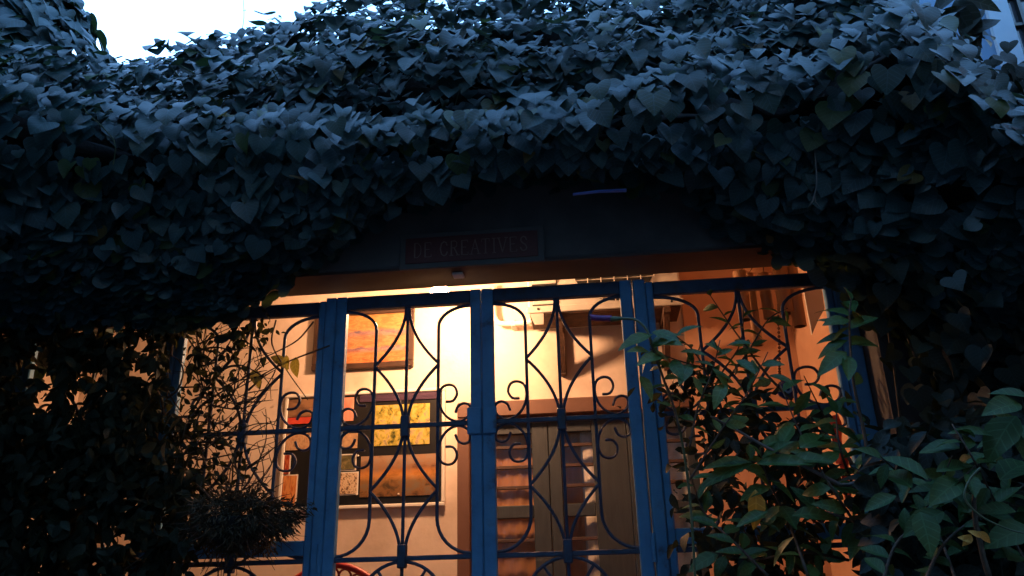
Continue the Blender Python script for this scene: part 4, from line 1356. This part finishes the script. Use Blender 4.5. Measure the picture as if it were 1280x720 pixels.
obj('tendril', MB().tube(catmull([at(1225, 585, BP - .05), at(1212, 600, BP - .05), at(1206, 622, BP - .05), at(1226, 645, BP - .05), at(1262, 662, BP - .05), at(1290, 668, BP - .05)], 6), .0025, 6, .0016), M['stemgreen'], bp, True)
for (x, y, s) in ((1214, 668, .03), (1222, 664, .03), (1216, 676, .028), (1226, 672, .026)):
    p = at(x, y, BP - .08)
    leaf_things(bp, [(0, frame_m(p, Vector((rng.gauss(0, .5), -1, .2)), rv(.6) + Vector((0, 0, -.6)), s, 1.0))], OVALS, M['yellowflower'], 2, leaf_name='petal')
obj('stalk', MB().tube(catmull([Vector((at(1230, 650, BP).x, BP, 0)), Vector((at(1230, 650, BP).x + .05, BP, .8)), at(1230, 700, BP), at(1222, 580, BP)], 5), .012, 7, .003), M['stem'], bp)

# leafy branch against the blue house at the upper right
lb = thing('leafy_branch', at(1190, 60, .1), 'drooping dark pointed leaves against the blue house', 'branch')
L7 = []
for (cx_, cy_) in ((1200, 8), (1205, 42), (1190, 66), (1170, 25)):
    for k in range(9):
        a = R(rng.uniform(-25, 70))
        ln = rng.uniform(28, 48)
        leafat(L7, cx_ + rng.gauss(0, 4), cy_ + rng.gauss(0, 4), cx_ + ln * math.cos(a), cy_ + ln * math.sin(a) * .8, .1, rng.uniform(-.1, .1), 1.3, nz=.2, nsd=.5)
leaf_things(lb, L7, LANCES, M['dust'], 60)
obj('branch', MB().tube(catmull([at(1140, 150, .15), at(1165, 80, .12), at(1185, 40, .1), at(1204, -8, .1)], 5), .008, 6, .003), M['stem'], lb)

# blue sheet peeping out below the ivy
e0, e1 = at(716, 243, -.56), at(783, 238, -.56)
bsx = MB().tube([e0, e0.lerp(e1, .5) + Vector((0, 0, .004)), e1], .004, 6, r1=.005, flat=2.2)
tag(obj('awning_sheet', bsx, M['bluesheet']), 'thin bright blue sheet edge showing under the ivy', 'sheet')

# ================================================================== BUILDINGS BEYOND
def far_block(name, label, x0, y0, x1, y1, h, mat):
    t = thing(name, ((x0 + x1) / 2, (y0 + y1) / 2, 0), label, 'house')
    obj('wall', MB().box((x0, y0, 0), (x1, y1, h)), mat, t)
    return t


fy = 4.2
c0 = at(1150, 40, fy)
c1 = at(1262, 50, fy)
nb = far_block('neighbour_house', 'tall blue rendered house beyond the ivy at upper right', c0.x - .5, fy, c1.x, fy + 6, 13, M['bluewall'])
obj('corner_strip', MB().box((c1.x - .16, fy - .05, 0), (c1.x + .06, fy - .001, 13.1)), M['whitewall'], nb)
obj('wing', MB().box((c1.x + .001, fy + .35, 0), (c1.x + 5, fy + 6, 13)), M['bluewall'], nb)
for k in range(6):
    zb = 1.0 + 1.9 * k
    wx0, wx1 = c1.x + .12, c1.x + 1.4
    w = obj('window', MB().box((wx0, fy + .33, zb), (wx1, fy + .349, zb + 1.5)), M['farglass'], nb)
    for i in range(6):
        xx = wx0 + (wx1 - wx0) * i / 5
        obj('grille_bar', MB().box((xx - .018, fy + .27, zb - .05), (xx + .018, fy + .329, zb + 1.55)), M['dark'], w)
    for i in range(5):
        zz = zb + 1.5 * i / 4
        obj('grille_bar', MB().box((wx0 - .02, fy + .28, zz - .018), (wx1 + .02, fy + .328, zz + .018)), M['dark'], w)
pe = at(172, 80, 3.6)
pe2 = at(240, 66, 3.6)
pw = obj('parapet', MB().box((pe.x - 2, 3.6, 0), (pe2.x + 1.5, 3.8, pe.z + .02), .01), M['bluewall'])
tag(pw, 'grey blue parapet wall showing between the two ivy masses', 'wall')

# unseen house added behind the viewer: blocks low sky, pale face bounces light
oh = far_block('added_opposite_house', 'plain unseen house added across the lane to block sky light', -11, -12, 11, -4.6, 9.6, M['palerender'])
for i in range(7):
    for k in range(3):
        xx, zz = -9 + 3 * i, 1.2 + 3.4 * k
        w = obj('window', MB().box((xx - .6, -4.599, zz), (xx + .6, -4.57, zz + 1.5)), M['farglass'], oh)
        obj('sill', MB().box((xx - .7, -4.6, zz - .08), (xx + .7, -4.5, zz - .002)), M['whitewall'], w)

# unseen houses added on either side to keep low sky light out
for nm, lab, x0, x1, h in (('added_side_house', 'dark unseen house added at the left to block sky light', -9.5, -5.6, 9.0), ('added_side_house', 'dark unseen house added at the right to block sky light', 6.2, 9.5, 8.0)):
    sh = far_block(nm, lab, x0, -4.5, x1, 2.4, h, M['darkbrick'])
    xf = x1 if x0 < 0 else x0
    sg_ = 1 if x0 < 0 else -1
    for k in range(2):
        for j in range(2):
            yy, zz = -3.2 + 3 * j, 1.2 + 3.2 * k
            a, b_ = sorted((xf + sg_ * .002, xf + sg_ * .03))
            w = obj('window', MB().box((a, yy - .5, zz), (b_, yy + .5, zz + 1.4)), M['farglass'], sh)
